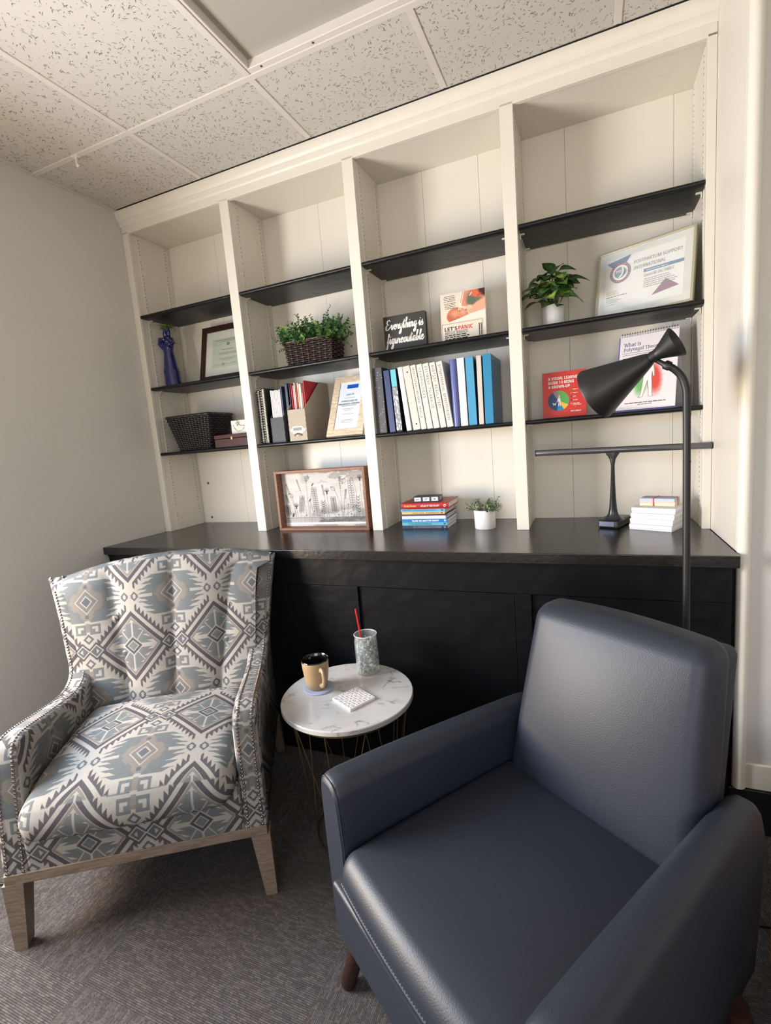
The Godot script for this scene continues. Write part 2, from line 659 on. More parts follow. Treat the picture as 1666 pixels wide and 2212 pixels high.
# the woven motif, one quarter computed and mirrored; 31 x 37 cm repeat, 12 px per cm
func kilim() -> ImageTexture:
	var hx := 372
	var hy := 444
	var q := Image.create(hx, hy, false, Image.FORMAT_RGB8)
	var cream := Color(0.62, 0.605, 0.58)
	var taupe := Color(0.475, 0.455, 0.435)
	var dark := Color(0.30, 0.29, 0.305)
	var blue := Color(0.40, 0.417, 0.425)
	var slate := Color(0.345, 0.36, 0.38)
	var r := RandomNumberGenerator.new()
	r.seed = 5
	for py in hy:
		for px in hx:
			var jx := sin(py * 1.9) * 0.07 + r.randf_range(-0.04, 0.04)
			var x := px / 24.0 + jx
			var y := py / 24.0 + sin(px * 1.7) * 0.05
			var c := cream
			# lattice of diagonal bands around B at (15.5, 18.5)
			var bx := 15.5 - x
			var by := 18.5 - y
			var m := bx / 11.6 + by / 12.8
			var along := bx - by
			var tooth := 1.0 - fposmod(along / 2.7, 1.0)
			var stepped := 0.05 * signf(sin(along * 0.9))
			if m > 0.88 and m < 1.03: c = dark
			elif m > 0.77 and m < 0.855: c = taupe
			elif m > 1.17 and m < 1.235 + tooth * 0.20 and bx > 1.6 and by > 1.4: c = dark.lerp(taupe, 0.12)
			# B: feathers and a small framed diamond
			if m < 0.77:
				var row := fposmod(by / 2.3 + 0.25, 1.0)
				if by < 8.8 and bx < 6.3 - by * 0.66 + (1.0 - row) * 3.4 and bx > 0.35: c = blue
				if by > 1.6 and by < 7.5 and bx > 1.0 and absf(bx - by * 0.75) < 0.22: c = cream
				if by < 0.8 and bx > 2.6: c = cream
				var dd := bx / 1.05 + by
				if dd < 3.9: c = cream
				if dd < 3.3: c = dark
				if dd < 2.2: c = cream
				if dd < 1.8: c = blue
			# A at (0, 0): stepped taupe diamond with blue spikes
			var st := floorf(y / 1.3) * 1.3
			var rowa := fposmod(y / 2.1, 1.0)
			if m > 1.24 and y < 7.6 and x < 9.4 - st * 0.62 + (1.0 - rowa) * 3.8 and x > 1.0: c = blue
			if y < 0.55 and x > 7.0 and x < 12.5: c = cream
			var da := x * 1.12 + y
			if da < 7.6 + 0.5 * stepped * 20.0: c = taupe
			if da < 4.6: c = cream
			if da < 4.1: c = taupe.lerp(slate, 0.35)
			if da < 2.4: c = cream
			if da < 1.8: c = slate
			if absf(x) < 0.6 and absf(y - 5.6) < 0.6: c = slate
			# blue hooks above A
			if y > 8.0 and y < 12.4 and x < 4.6:
				var hk := maxf(absf(x - 2.5), absf(y - 10.3))
				if hk < 1.9: c = blue
				if hk < 1.05 and not (x < 2.5 and y > 10.1): c = cream
				if x < 0.7 and y < 11.2: c = taupe
			# C at (0, 18.5): paired dark scrolls
			var cy := 18.5 - y
			var cu := absf(x - 2.4) + absf(cy - 0.0)
			if cu < 3.4 and x < 6.4: c = dark
			if cu < 2.6: c = cream
			if cu < 2.05: c = slate
			if cu < 1.0 and x > 2.4: c = cream
			var ce := absf(x) + absf(cy - 4.6)
			if ce < 1.9: c = slate
			if ce < 1.0: c = cream
			var cf := absf(x - 9.2) + absf(y - 0.0)
			if cf < 0.0: c = dark
			if absf(x - 13.6) + absf(y - 0.3) < 1.5: c = slate
			if absf(x - 13.6) + absf(y - 0.3) < 0.7: c = cream
			var f := r.randf_range(0.94, 1.04) * (0.97 + 0.05 * sin((px + py) * 0.9))
			q.set_pixel(px, py, Color(c.r * f, c.g * f, c.b * f))
	var im := Image.create(hx * 2, hy * 2, false, Image.FORMAT_RGB8)
	var box := Rect2i(0, 0, hx, hy)
	im.blit_rect(q, box, Vector2i(hx, hy))
	q.flip_x()
	im.blit_rect(q, box, Vector2i(0, hy))
	q.flip_y()
	im.blit_rect(q, box, Vector2i(0, 0))
	q.flip_x()
	im.blit_rect(q, box, Vector2i(hx, 0))
	return img_tex(im)


# ---------------------------------------------------------------- small raster canvas for flat print
func cv_poly(im: Image, pts: PackedVector2Array, c: Color) -> void:
	var lo := Vector2(1e9, 1e9)
	var hi := -lo
	for p in pts:
		lo = lo.min(p); hi = hi.max(p)
	for y in range(maxi(int(lo.y), 0), mini(int(hi.y) + 2, im.get_height())):
		for x in range(maxi(int(lo.x), 0), mini(int(hi.x) + 2, im.get_width())):
			if Geometry2D.is_point_in_polygon(Vector2(x + 0.5, y + 0.5), pts): im.set_pixel(x, y, c)


func cv_line(im: Image, pts: Array, w: float, c: Color) -> void:
	var k := int(ceil(w))
	for i in pts.size() - 1:
		var a: Vector2 = pts[i]
		var b: Vector2 = pts[i + 1]
		var n := int(ceil(a.distance_to(b))) + 1
		for j in n + 1:
			var p := a.lerp(b, float(j) / n)
			for dy in range(-k, k + 1):
				for dx in range(-k, k + 1):
					var q := Vector2i(int(p.x) + dx, int(p.y) + dy)
					if q.x < 0 or q.y < 0 or q.x >= im.get_width() or q.y >= im.get_height(): continue
					var cov := clampf(w * 0.5 + 0.5 - Vector2(q.x + 0.5, q.y + 0.5).distance_to(p), 0, 1)
					if cov > 0: im.set_pixelv(q, im.get_pixelv(q).lerp(c, cov))


func cv_oval(im: Image, at: Vector2, rad: Vector2, turn: float, c: Color, edge := 0.1) -> void:
	var e := maxf(rad.x, rad.y) + 1
	for y in range(maxi(int(at.y - e), 0), mini(int(at.y + e) + 1, im.get_height())):
		for x in range(maxi(int(at.x - e), 0), mini(int(at.x + e) + 1, im.get_width())):
			var d := (Vector2(x + 0.5, y + 0.5) - at).rotated(-turn) / rad
			var t := clampf((1.0 - d.length()) / edge, 0, 1)
			if t > 0: im.set_pixel(x, y, im.get_pixel(x, y).lerp(c, t * c.a))


func arc2(c: Vector2, r: float, a0: float, a1: float, n := 24) -> Array:
	var out := []
	for i in n + 1:
		out.append(c + Vector2.from_angle(lerpf(a0, a1, float(i) / n)) * r)
	return out


func print_mat(im: Image, rough := 0.55) -> StandardMaterial3D:
	var m := mat(Color.WHITE, rough, 0, 0.4)
	m.albedo_texture = img_tex(im)
	return m


# ---------------------------------------------------------------- the room
func room() -> void:
	tri_map(M.tile, 1.0 / 0.61)
	tri_map(M.carpet0, 1.0 / 0.61)
	var X1 := 2.45
	var Z1 := 3.7
	# floor and carpet tiles
	var fl := struct("floor", MB.new().rbox(Vector3(X1 + 2.3, 0.10, Z1 + 0.6), Vector3((X1 - 1.9) / 2, -0.058, (Z1 - 0.3) / 2), 0.001), hexm("4c4a48", 0.95), "grey ribbed carpet tiles with the ribs turned from tile to tile", "floor")
	var ctm := MB.new().rbox(Vector3(0.6098, 0.008, 0.6098), Vector3.ZERO, 0.0004).mesh()
	for i in range(-3, 5):
		for j in range(-2, 5):
			var x0 := -0.25 + 0.61 * (i - 1)
			var z0 := 0.82 + 0.61 * (j - 1)
			if x0 < -2.3 or x0 + 0.61 > X1 + 0.3 or z0 + 0.61 < 0.0 or z0 > Z1: continue
			var t := part(fl, "carpet_tile", ctm, M.carpet0)
			t.position = Vector3(x0 + 0.305, -0.004, z0 + 0.305)
			t.rotation.y = PI / 2 * ((i + j + 20) % 2) + (PI if (i * 7 + j * 3) % 4 == 0 else 0.0)
	# walls; the left one has the window, just outside the picture
	var wz0 := 1.20
	var wz1 := 2.24
	var wy0 := 0.84
	var wy1 := 1.90
	var wl := MB.new()
	for b in [[0.0, CEIL + 0.1, -0.3, wz0], [0.0, CEIL + 0.1, wz1, Z1], [0.0, wy0, wz0, wz1], [wy1, CEIL + 0.1, wz0, wz1]]:
		wl.rbox(Vector3(0.16, b[1] - b[0], b[3] - b[2]), Vector3(-1.98, (b[0] + b[1]) / 2, (b[2] + b[3]) / 2), 0.0005)
	struct("wall_left", wl, M.wall, "plain pale grey wall left of the bookcase", "wall")
	struct("wall_right", MB.new().rbox(Vector3(0.16, CEIL + 0.1, Z1 + 0.3), Vector3(X1 + 0.08, CEIL / 2, (Z1 - 0.3) / 2), 0.0005), M.wall, "plain pale wall far to the right", "wall")
	var wf := MB.new()
	for b in [[0.0, CEIL + 0.1, -2.06, -0.32], [0.0, CEIL + 0.1, 1.52, X1 + 0.16], [0.0, 0.86, -0.32, 1.52], [2.14, CEIL + 0.1, -0.32, 1.52]]:
		wf.rbox(Vector3(b[3] - b[2], b[1] - b[0], 0.16), Vector3((b[2] + b[3]) / 2, (b[0] + b[1]) / 2, Z1 + 0.08), 0.0005)
	struct("wall_front", wf, M.wall, "plain pale wall with a wide window behind the camera", "wall")
	var wn := MB.new()
	for b in [[0.86, 0.92, -0.32, 1.52], [2.08, 2.14, -0.32, 1.52], [0.86, 2.14, -0.32, -0.26], [0.86, 2.14, 1.46, 1.52], [0.86, 2.14, 0.575, 0.625]]:
		wn.rbox(Vector3(b[3] - b[2], b[1] - b[0], 0.05), Vector3((b[2] + b[3]) / 2, (b[0] + b[1]) / 2, Z1 + 0.12), 0.004)
	var w2 := struct("window_2", wn, M.case, "wide white framed window in the wall behind the camera", "window")
	part(w2, "pane", MB.new().rbox(Vector3(1.72, 1.16, 0.004), Vector3(0.6, 1.5, Z1 + 0.12), 0.001), M.glass)
	var wb := MB.new()
	wb.rbox(Vector3(X1 - 0.83, CEIL + 0.05, 0.64), Vector3((X1 + 0.83) / 2, CEIL / 2, 0.345 - 0.32), 0.0005)
	wb.rbox(Vector3(X1 + 2.1, CEIL + 0.1, 0.05), Vector3((X1 - 1.9) / 2, CEIL / 2, -0.335), 0.0005)
	struct("wall_back", wb, M.wall, "pale grey wall standing forward to the right of the bookcase", "wall")
	struct("baseboard_back", MB.new().rbox(Vector3(X1 - 0.84, 0.088, 0.014), Vector3((X1 + 0.84) / 2, 0.199, 0.352), 0.004), M.case, "white baseboard strip low on the wall at the right", "baseboard")
	struct("trim_1", MB.new().rbox(Vector3(X1 - 0.80, 0.155, 0.022), Vector3((X1 + 0.80) / 2, 0.0775, 0.354), 0.006), hexm("121213", 0.5), "black rubber base along the wall at the right", "trim")
	var bead := MB.new().tube([Vector3(0.830, 0.157, 0.354), Vector3(0.830, CEIL, 0.354)], 0.0185, 24)
	struct("trim_2", bead, M.case, "white rounded corner bead beside the right end of the counter", "trim")
	# window
	var win := MB.new()
	for b in [[wy0, wy0 + 0.05, wz0, wz1], [wy1 - 0.05, wy1, wz0, wz1], [wy0, wy1, wz0, wz0 + 0.05], [wy0, wy1, wz1 - 0.05, wz1]]:
		win.rbox(Vector3(0.05, b[1] - b[0], b[3] - b[2]), Vector3(-2.02, (b[0] + b[1]) / 2, (b[2] + b[3]) / 2), 0.004)
	var w1 := struct("window_1", win, M.case, "white framed window in the left wall beside the camera", "window")
	part(w1, "pane", MB.new().rbox(Vector3(0.004, wy1 - wy0 - 0.1, wz1 - wz0 - 0.1), Vector3(-2.02, (wy0 + wy1) / 2, (wz0 + wz1) / 2), 0.001), M.glass)
	# ceiling: slab, lay-in tiles, bars
	var ce := struct("ceiling", MB.new().rbox(Vector3(X1 + 2.2, 0.06, Z1 + 0.6), Vector3((X1 - 1.9) / 2, CEIL + 0.08, (Z1 - 0.3) / 2), 0.001), M.wall, "suspended ceiling of white fissured tiles in a metal grid", "ceiling")
	var xs := [-1.9, -1.294, -0.688, -0.085, 0.518, 1.128, 1.738, X1]
	var zs := [0.03, 0.444, 1.054, 1.664, 2.274, 2.884, 3.494, Z1]
	for i in xs.size() - 1:
		for j in zs.size() - 1:
			if j == 1 and (i == 2 or i == 3): continue
			var w: float = xs[i + 1] - xs[i] - 0.006
			var d: float = zs[j + 1] - zs[j] - 0.006
			var t := part(ce, "ceiling_tile", MB.new().rbox(Vector3(w, 0.014, d), Vector3.ZERO, 0.002), M.tile)
			t.position = Vector3((xs[i] + xs[i + 1]) / 2, CEIL + 0.0105, (zs[j] + zs[j + 1]) / 2)
			t.rotation.y = PI * ((i + j) % 2)
	for j in range(1, zs.size() - 1):
		part(ce, "grid_bar", MB.new().rbox(Vector3(X1 + 1.9, 0.012, 0.024), Vector3((X1 - 1.9) / 2, CEIL + 0.005, zs[j]), 0.0015), M.ceil_metal)
	for i in range(1, xs.size() - 1):
		for j in zs.size() - 1:
			if j == 1 and i == 3: continue
			part(ce, "grid_bar", MB.new().rbox(Vector3(0.024, 0.011, zs[j + 1] - zs[j] - 0.024), Vector3(xs[i], CEIL + 0.0055, (zs[j] + zs[j + 1]) / 2), 0.0015), M.ceil_metal)
	part(ce, "wall_angle", MB.new().rbox(Vector3(0.02, 0.010, Z1), Vector3(-1.892, CEIL + 0.005, Z1 / 2), 0.001), M.ceil_metal)
	# unlit light fitting in the ceiling grid
	var lf := thing("ceiling_light", "unlit recessed ceiling light with a flat grey lens", "ceiling light", Vector3(-0.085, CEIL + 0.03, 0.75), 0, "", true)
	var fr := MB.new()
	for b in [[-0.676, 0.506, 0.456, 0.478], [-0.676, 0.506, 1.02, 1.042], [-0.676, -0.664, 0.478, 1.02], [0.494, 0.506, 0.478, 1.02]]:
		fr.rbox(Vector3(b[1] - b[0], 0.045, b[3] - b[2]), Vector3((b[0] + b[1]) / 2, CEIL + 0.0255, (b[2] + b[3]) / 2), 0.003)
	part(lf, "frame", fr, M.ceil_metal)
	part(lf, "lens", MB.new().rbox(Vector3(1.17, 0.006, 0.56), Vector3(-0.085, CEIL + 0.034, 0.75), 0.001), hexm("a8a49b", 0.5))
	for k in 3:
		part(lf, "screw", MB.new().lathe([Vector2(0.0, -0.002), Vector2(0.004, -0.0015), Vector2(0.0045, 0.001)], 10, xf_at(Vector3(-0.62 + 0.13 * k * (1 + 0.6 * k), CEIL + 0.003, 0.467))), hexm("4a443c", 0.6))
	# small white hook on the grid
	var hk := [Vector3(-1.606, CEIL, 0.446), Vector3(-1.606, CEIL - 0.018, 0.447), Vector3(-1.604, CEIL - 0.034, 0.450), Vector3(-1.600, CEIL - 0.045, 0.452), Vector3(-1.594, CEIL - 0.047, 0.454), Vector3(-1.590, CEIL - 0.040, 0.455)]
	var h := MB.new()
	h.tube(smooth(hk, 4), 0.0045, 8)
	h.rbox(Vector3(0.034, 0.004, 0.02), Vector3(-1.606, CEIL - 0.002, 0.446), 0.0015)
	var ho := solo("ceiling_hook", h, M.white_plastic, "small white plastic hook clipped to the ceiling grid near the left wall", "hook")
	ho.set_meta("label", "small white plastic hook clipped to the ceiling grid near the left wall")


# ---------------------------------------------------------------- bookcase
func long_x(mb: MB, zy: Array, x0: float, x1: float) -> void:
	var p := PackedVector2Array()
	for q in zy: p.append(Vector2(-q[0], q[1]))
	mb.prism(p, x0, x1, Transform3D(Basis(Vector3(0, 0, -1), Vector3(0, 1, 0), Vector3(1, 0, 0)), Vector3.ZERO))


func bookcase() -> void:
	var bc := thing("bookcase", "white built-in bookcase of four open bays above the black counter", "bookcase", Vector3(-0.544, CT, -0.14), 0, "", true)
	var ends := [[-1.899, -1.8585], [-1.2368, -1.1835], [-0.5629, -0.5104], [0.112, 0.162], [0.7834, 0.8115]]
	var yt := 2.5686
	for e in ends:
		part(bc, "stile", MB.new().rbox(Vector3(e[1] - e[0], yt - CT + 0.01, 0.02), Vector3((e[0] + e[1]) / 2, (CT + yt + 0.01) / 2, -0.01), 0.0018), M.case)
	part(bc, "top_rail", MB.new().rbox(Vector3(2.7105, CEIL - yt, 0.02), Vector3(-0.5438, (CEIL + yt) / 2, -0.01), 0.0018), M.case)
	var cr := MB.new()
	long_x(cr, [[0.0, CEIL - 0.001], [0.032, CEIL - 0.001], [0.032, 2.664], [0.027, 2.661], [0.0255, 2.652], [0.021, 2.641], [0.0145, 2.634], [0.0145, 2.628], [0.0095, 2.625], [0.0095, 2.615], [0.006, 2.609], [0.003, 2.605], [0.0, 2.605]], -1.8995, 0.8112)
	part(bc, "crown_moulding", cr, M.case)
	part(bc, "return_panel", MB.new().rbox(Vector3(0.014, CEIL - CT, 0.345), Vector3(0.8185, (CEIL + CT) / 2, 0.1725), 0.001), M.case)
	# interior top
	part(bc, "top_board", MB.new().rbox(Vector3(2.70, 0.02, 0.262), Vector3(-0.545, 2.5866, -0.1505), 0.001), M.case)
	# back boards with open joints
	var js := [-1.899, -1.52, -1.21, -0.847, -0.537, -0.291, -0.0295, 0.137, 0.331, 0.7255, 0.81]
	for i in js.size() - 1:
		var w: float = js[i + 1] - js[i] - 0.0008
		part(bc, "back_board", MB.new().rbox(Vector3(w, 2.577 - CT, 0.014), Vector3((js[i] + js[i + 1]) / 2, (CT + 2.577) / 2, BACK - 0.007), 0.0009), M.case)
	part(bc, "backing", MB.new().rbox(Vector3(2.71, 1.66, 0.006), Vector3(-0.544, 1.76, BACK - 0.018), 0.001), M.case)
	# upright panels with pin strips and holes
	for i in 5:
		var e = ends[i]
		var lo: float = e[0] + (0.004 if i > 0 else 0.0)
		var hi: float = e[1] - (0.004 if i < 4 else 0.0)
		part(bc, "upright_panel", MB.new().rbox(Vector3(hi - lo, 2.577 - CT, 0.259), Vector3((lo + hi) / 2, (CT + 2.577) / 2, -0.1505), 0.001), M.case)
		for s in [-1, 1]:
			if (i == 0 and s == -1) or (i == 4 and s == 1): continue
			var x: float = hi if s == 1 else lo
			for z in [-0.064, -0.244]:
				part(bc, "pin_strip", MB.new().rbox(Vector3(0.004, 2.575 - CT, 0.017), Vector3(x, (CT + 2.575) / 2, z), 0.0012), M.case)
				var ho := MB.new()
				var y := CT + 0.06
				while y < 2.56:
					if rng.randf() > 0.12:
						ho.lathe([Vector2(0.0024, 0.0), Vector2(0.0024, 0.0026), Vector2(0.0, 0.0026)], 7, Transform3D(Basis(Vector3(0, -s, 0), Vector3(s, 0, 0), Vector3(0, 0, 1)), Vector3(x, y, z - 0.001)))
					y += 0.0185
				part(bc, "pin_holes", ho, M.hole, "stuff")
	# shelf pins: an L of pale plastic under each shelf corner
	for b in BAYS:
		for y in SHELF_Y:
			for s in [-1, 1]:
				for z in [-0.064, -0.244]:
					var x: float = b[0] - 0.002 if s == -1 else b[1] + 0.002
					var pn := MB.new()
					pn.rbox(Vector3(0.019, 0.004, 0.012), Vector3(x - s * 0.012, y - 0.0195, z), 0.001)
					pn.rbox(Vector3(0.004, 0.019, 0.012), Vector3(x - s * 0.004, y - 0.028, z), 0.001)
					part(bc, "shelf_pin", pn, M.clear_pin)
	# two screws low on the back of the first bay
	for p in [Vector3(-1.795, 1.19, BACK), Vector3(-1.80, 0.975, BACK)]:
		part(bc, "screw", MB.new().lathe([Vector2(0.007, 0.0), Vector2(0.007, 0.002), Vector2(0.0, 0.003)], 12, Transform3D(Basis(Vector3.RIGHT, PI / 2), p)), hexm("5a5047", 0.5, 0.5))


func shelves() -> void:
	var where := ["over the blue hand vase in the leftmost bay", "under the blue hand vase and dark framed certificate", "under the flared dark basket in the leftmost bay",
		"over the wicker planter of greenery", "under the wicker planter of greenery", "under the beige magazine file",
		"over the small black lettered sign", "under the small black lettered sign", "under the row of binders",
		"highest one in the right bay, over the silver framed certificate", "under the silver framed certificate", "under the red guide book and flip chart"]
	for bi in 4:
		var b = BAYS[bi]
		for k in 3:
			var y: float = SHELF_Y[k]
			var t := 0.0175
			var sh := MB.new()
			var zy := [[-0.262, y - t], [-0.262, y], [-0.020, y], [-0.018, y - 0.002], [-0.015, y - 0.002], [-0.0135, y]]
			for i in 7:
				var a := PI / 2 - PI * i / 6
				zy.append([-0.009 + cos(a) * 0.0085, y - t / 2 + sin(a) * t / 2])
			zy.append([-0.0135, y - t]); zy.append([-0.015, y - t + 0.002]); zy.append([-0.018, y - t + 0.002]); zy.append([-0.020, y - t])
			var off_z := Vector3((b[0] + b[1]) / 2, y - t, -0.14)
			long_x(sh, zy, b[0] + 0.003, b[1] - 0.003)
			for i in sh.V.size(): sh.V[i] -= off_z + Vector3(0, 0, 0)
			var o := solo("shelf_board", sh, M.shelf, "black shelf board " + where[bi * 3 + k], "shelf", off_z, 0, "black shelf boards of the bookcase")
			o.position.z -= 0.0


func counter() -> void:
	var s := MB.new()
	s.rbox(Vector3(2.709, 0.038, 0.690), Vector3(-0.5455, CT - 0.019, 0.064), 0.0025, false, Vector3i(6, 1, 3))
	var ct := thing("countertop", "glossy black painted counter top under the white bookcase", "countertop", Vector3(-0.545, CT - 0.038, 0.06), 0, "", true)
	part(ct, "slab", s, M.counter)
	var cab := thing("base_cabinet", "black panelled base cabinet under the counter", "cabinet", Vector3(-0.55, 0, 0.05), 0, "", true)
	part(cab, "carcass", MB.new().rbox(Vector3(2.695, 0.90, 0.65), Vector3(-0.5515, 0.451, 0.046), 0.002), M.cabinet)
	part(cab, "apron", MB.new().rbox(Vector3(2.695, 0.012, 0.022), Vector3(-0.5515, 0.895, 0.379), 0.002), M.cabinet)
	part(cab, "rail", MB.new().rbox(Vector3(2.695, 0.104, 0.015), Vector3(-0.5515, 0.837, 0.3775), 0.002), M.cabinet)
	part(cab, "rail", MB.new().rbox(Vector3(2.695, 0.12, 0.015), Vector3(-0.5515, 0.062, 0.3775), 0.002), M.cabinet)
	for x in [[-1.898, -1.84], [-1.17, -1.115], [-0.53, -0.477], [0.148, 0.205], [0.685, 0.795]]:
		part(cab, "stile", MB.new().rbox(Vector3(x[1] - x[0], 0.664, 0.015), Vector3((x[0] + x[1]) / 2, 0.453, 0.3775), 0.002), M.cabinet)
	for x in [[-1.84, -1.17], [-1.115, -0.53], [-0.477, 0.148], [0.205, 0.685]]:
		part(cab, "door_panel", MB.new().rbox(Vector3(x[1] - x[0] - 0.004, 0.655, 0.005), Vector3((x[0] + x[1]) / 2, 0.453, 0.372), 0.0018), M.cabinet)


func side_table_wood() -> void:
	var t := thing("wooden_side_table", "low light brown wooden table at the right border, beside the blue armchair", "table", Vector3(1.04, 0, 1.02), 0, "", true)
	part(t, "tabletop", MB.new().rbox(Vector3(0.50, 0.028, 0.44), Vector3(1.041, 0.452, 1.021), 0.003), M.wood_oak)
	for z in [0.818, 1.222]:
		part(t, "panel_leg", MB.new().rbox(Vector3(0.494, 0.438, 0.028), Vector3(1.041, 0.219, z), 0.003), M.wood_oak)
	part(t, "stretcher", MB.new().rbox(Vector3(0.026, 0.07, 0.376), Vector3(1.06, 0.36, 1.02), 0.002), M.wood_oak)
	# cord by the wing chair
	var c := MB.new().tube(smooth([Vector3(-1.72, 0.004, 1.42), Vector3(-1.60, 0.004, 1.33), Vector3(-1.50, 0.004, 1.325), Vector3(-1.42, 0.004, 1.303)], 6), 0.004, 8)
	solo("power_cord", c, hexm("141416", 0.5), "short black power cord on the carpet behind the wing chair's front leg", "cord")


# ---------------------------------------------------------------- floor lamp
func floor_lamp() -> void:
	var bx := 0.6445
	var bz := 0.58
	var l := thing("floor_lamp", "matte black floor lamp with a double cone shade on a bent pole", "floor lamp", Vector3(bx, 0, bz), 0, "", true)
	part(l, "base", MB.new().lathe([Vector2(0.0, 0.0), Vector2(0.118, 0.0), Vector2(0.12, 0.004), Vector2(0.12, 0.014), Vector2(0.117, 0.018), Vector2(0.02, 0.021), Vector2(0.0, 0.021)], 40, xf_at(Vector3(bx, 0, bz))), M.lamp_black)
	var path := [Vector3(bx + 0.002, 0.018, bz), Vector3(bx + 0.001, 0.5, bz), Vector3(bx, 1.0, bz), Vector3(bx - 0.001, 1.30, bz), Vector3(bx - 0.002, 1.395, bz)]
	var bend := smooth([Vector3(bx - 0.002, 1.395, bz), Vector3(bx - 0.0035, 1.43, bz), Vector3(bx - 0.013, 1.462, bz), Vector3(bx - 0.030, 1.484, bz), Vector3(bx - 0.048, 1.497, bz)], 6)
	part(l, "pole", MB.new().tube(path + bend.slice(1), 0.0094, 20), M.lamp_black)
	part(l, "collar", MB.new().tube([Vector3(bx - 0.0005, 1.238, bz), Vector3(bx - 0.0005, 1.243, bz)], 0.0097, 20), hexm("101011", 0.5))
	part(l, "joint", MB.new().tube([Vector3(bx - 0.040, 1.4925, bz), Vector3(bx - 0.052, 1.4995, bz), Vector3(bx - 0.056, 1.5015, bz), Vector3(bx - 0.080, 1.519, bz)], func(t: float) -> float: return 0.0118 if t < 0.62 else 0.0062, 18), M.lamp_black)
	# shade: both cones in one spun shell, wide end turned down and towards the bookcase
	var a := Vector3(0.4200, 1.4445, 0.517)
	var b := Vector3(0.6165, 1.5505, 0.606)
	var ax := (b - a).normalized()
	var side := ax.cross(Vector3.UP).normalized()
	var f := Basis(side, ax, side.cross(ax))
	var len := a.distance_to(b)
	var k := len / 0.24
	var out := [Vector2(0.0765, 0.0), Vector2(0.0775, 0.004), Vector2(0.066, 0.036), Vector2(0.05, 0.080), Vector2(0.034, 0.124), Vector2(0.0205, 0.160), Vector2(0.0165, 0.168)]
	var sh := MB.new()
	var inn := []
	for i in range(out.size() - 1, -1, -1): inn.append(Vector2(maxf(out[i].x - 0.0022, 0.001), out[i].y * k + (0.0 if i else 0.0003)))
	var o2 := []
	for p in out: o2.append(Vector2(p.x, p.y * k))
	sh.lathe(o2 + inn, 56, Transform3D(f, a), true)
	part(l, "shade", sh, M.lamp_black)
	part(l, "neck", MB.new().lathe([Vector2(0.0, 0.160 * k), Vector2(0.0150, 0.162 * k), Vector2(0.0150, 0.190 * k), Vector2(0.0, 0.192 * k)], 32, Transform3D(f, a)), M.lamp_black)
	var o3 := [Vector2(0.0152, 0.186 * k), Vector2(0.0168, 0.192 * k), Vector2(0.0235, 0.206 * k), Vector2(0.0415, 0.2395 * k), Vector2(0.0405, 0.24 * k), Vector2(0.022, 0.206 * k), Vector2(0.0145, 0.192 * k), Vector2(0.0135, 0.187 * k)]
	part(l, "reflector_cone", MB.new().lathe(o3, 48, Transform3D(f, a), true), M.lamp_black)
	part(l, "bulb_holder", MB.new().lathe([Vector2(0.0, 0.13 * k), Vector2(0.014, 0.13 * k), Vector2(0.014, 0.165 * k), Vector2(0.0, 0.165 * k)], 20, Transform3D(f, a)), hexm("1a1a1a", 0.5))
	var cord := smooth([Vector3(bx + 0.11, 0.006, bz + 0.03), Vector3(0.78, 0.004, 0.700), Vector3(0.82, 0.004, 0.708), Vector3(0.95, 0.004, 0.69), Vector3(1.15, 0.004, 0.60)], 6)
	part(l, "cord", MB.new().tube(cord, 0.0042, 8), hexm("101011", 0.5))


# ---------------------------------------------------------------- wing chair
func wing_u(y: float) -> float:
	if y < 0.55: return lerpf(0.370, 0.366, (y - 0.2) / 0.35)
	if y < 0.79: return lerpf(0.366, 0.404, (y - 0.55) / 0.24)
	return lerpf(0.404, 0.434, (y - 0.79) / 0.155)


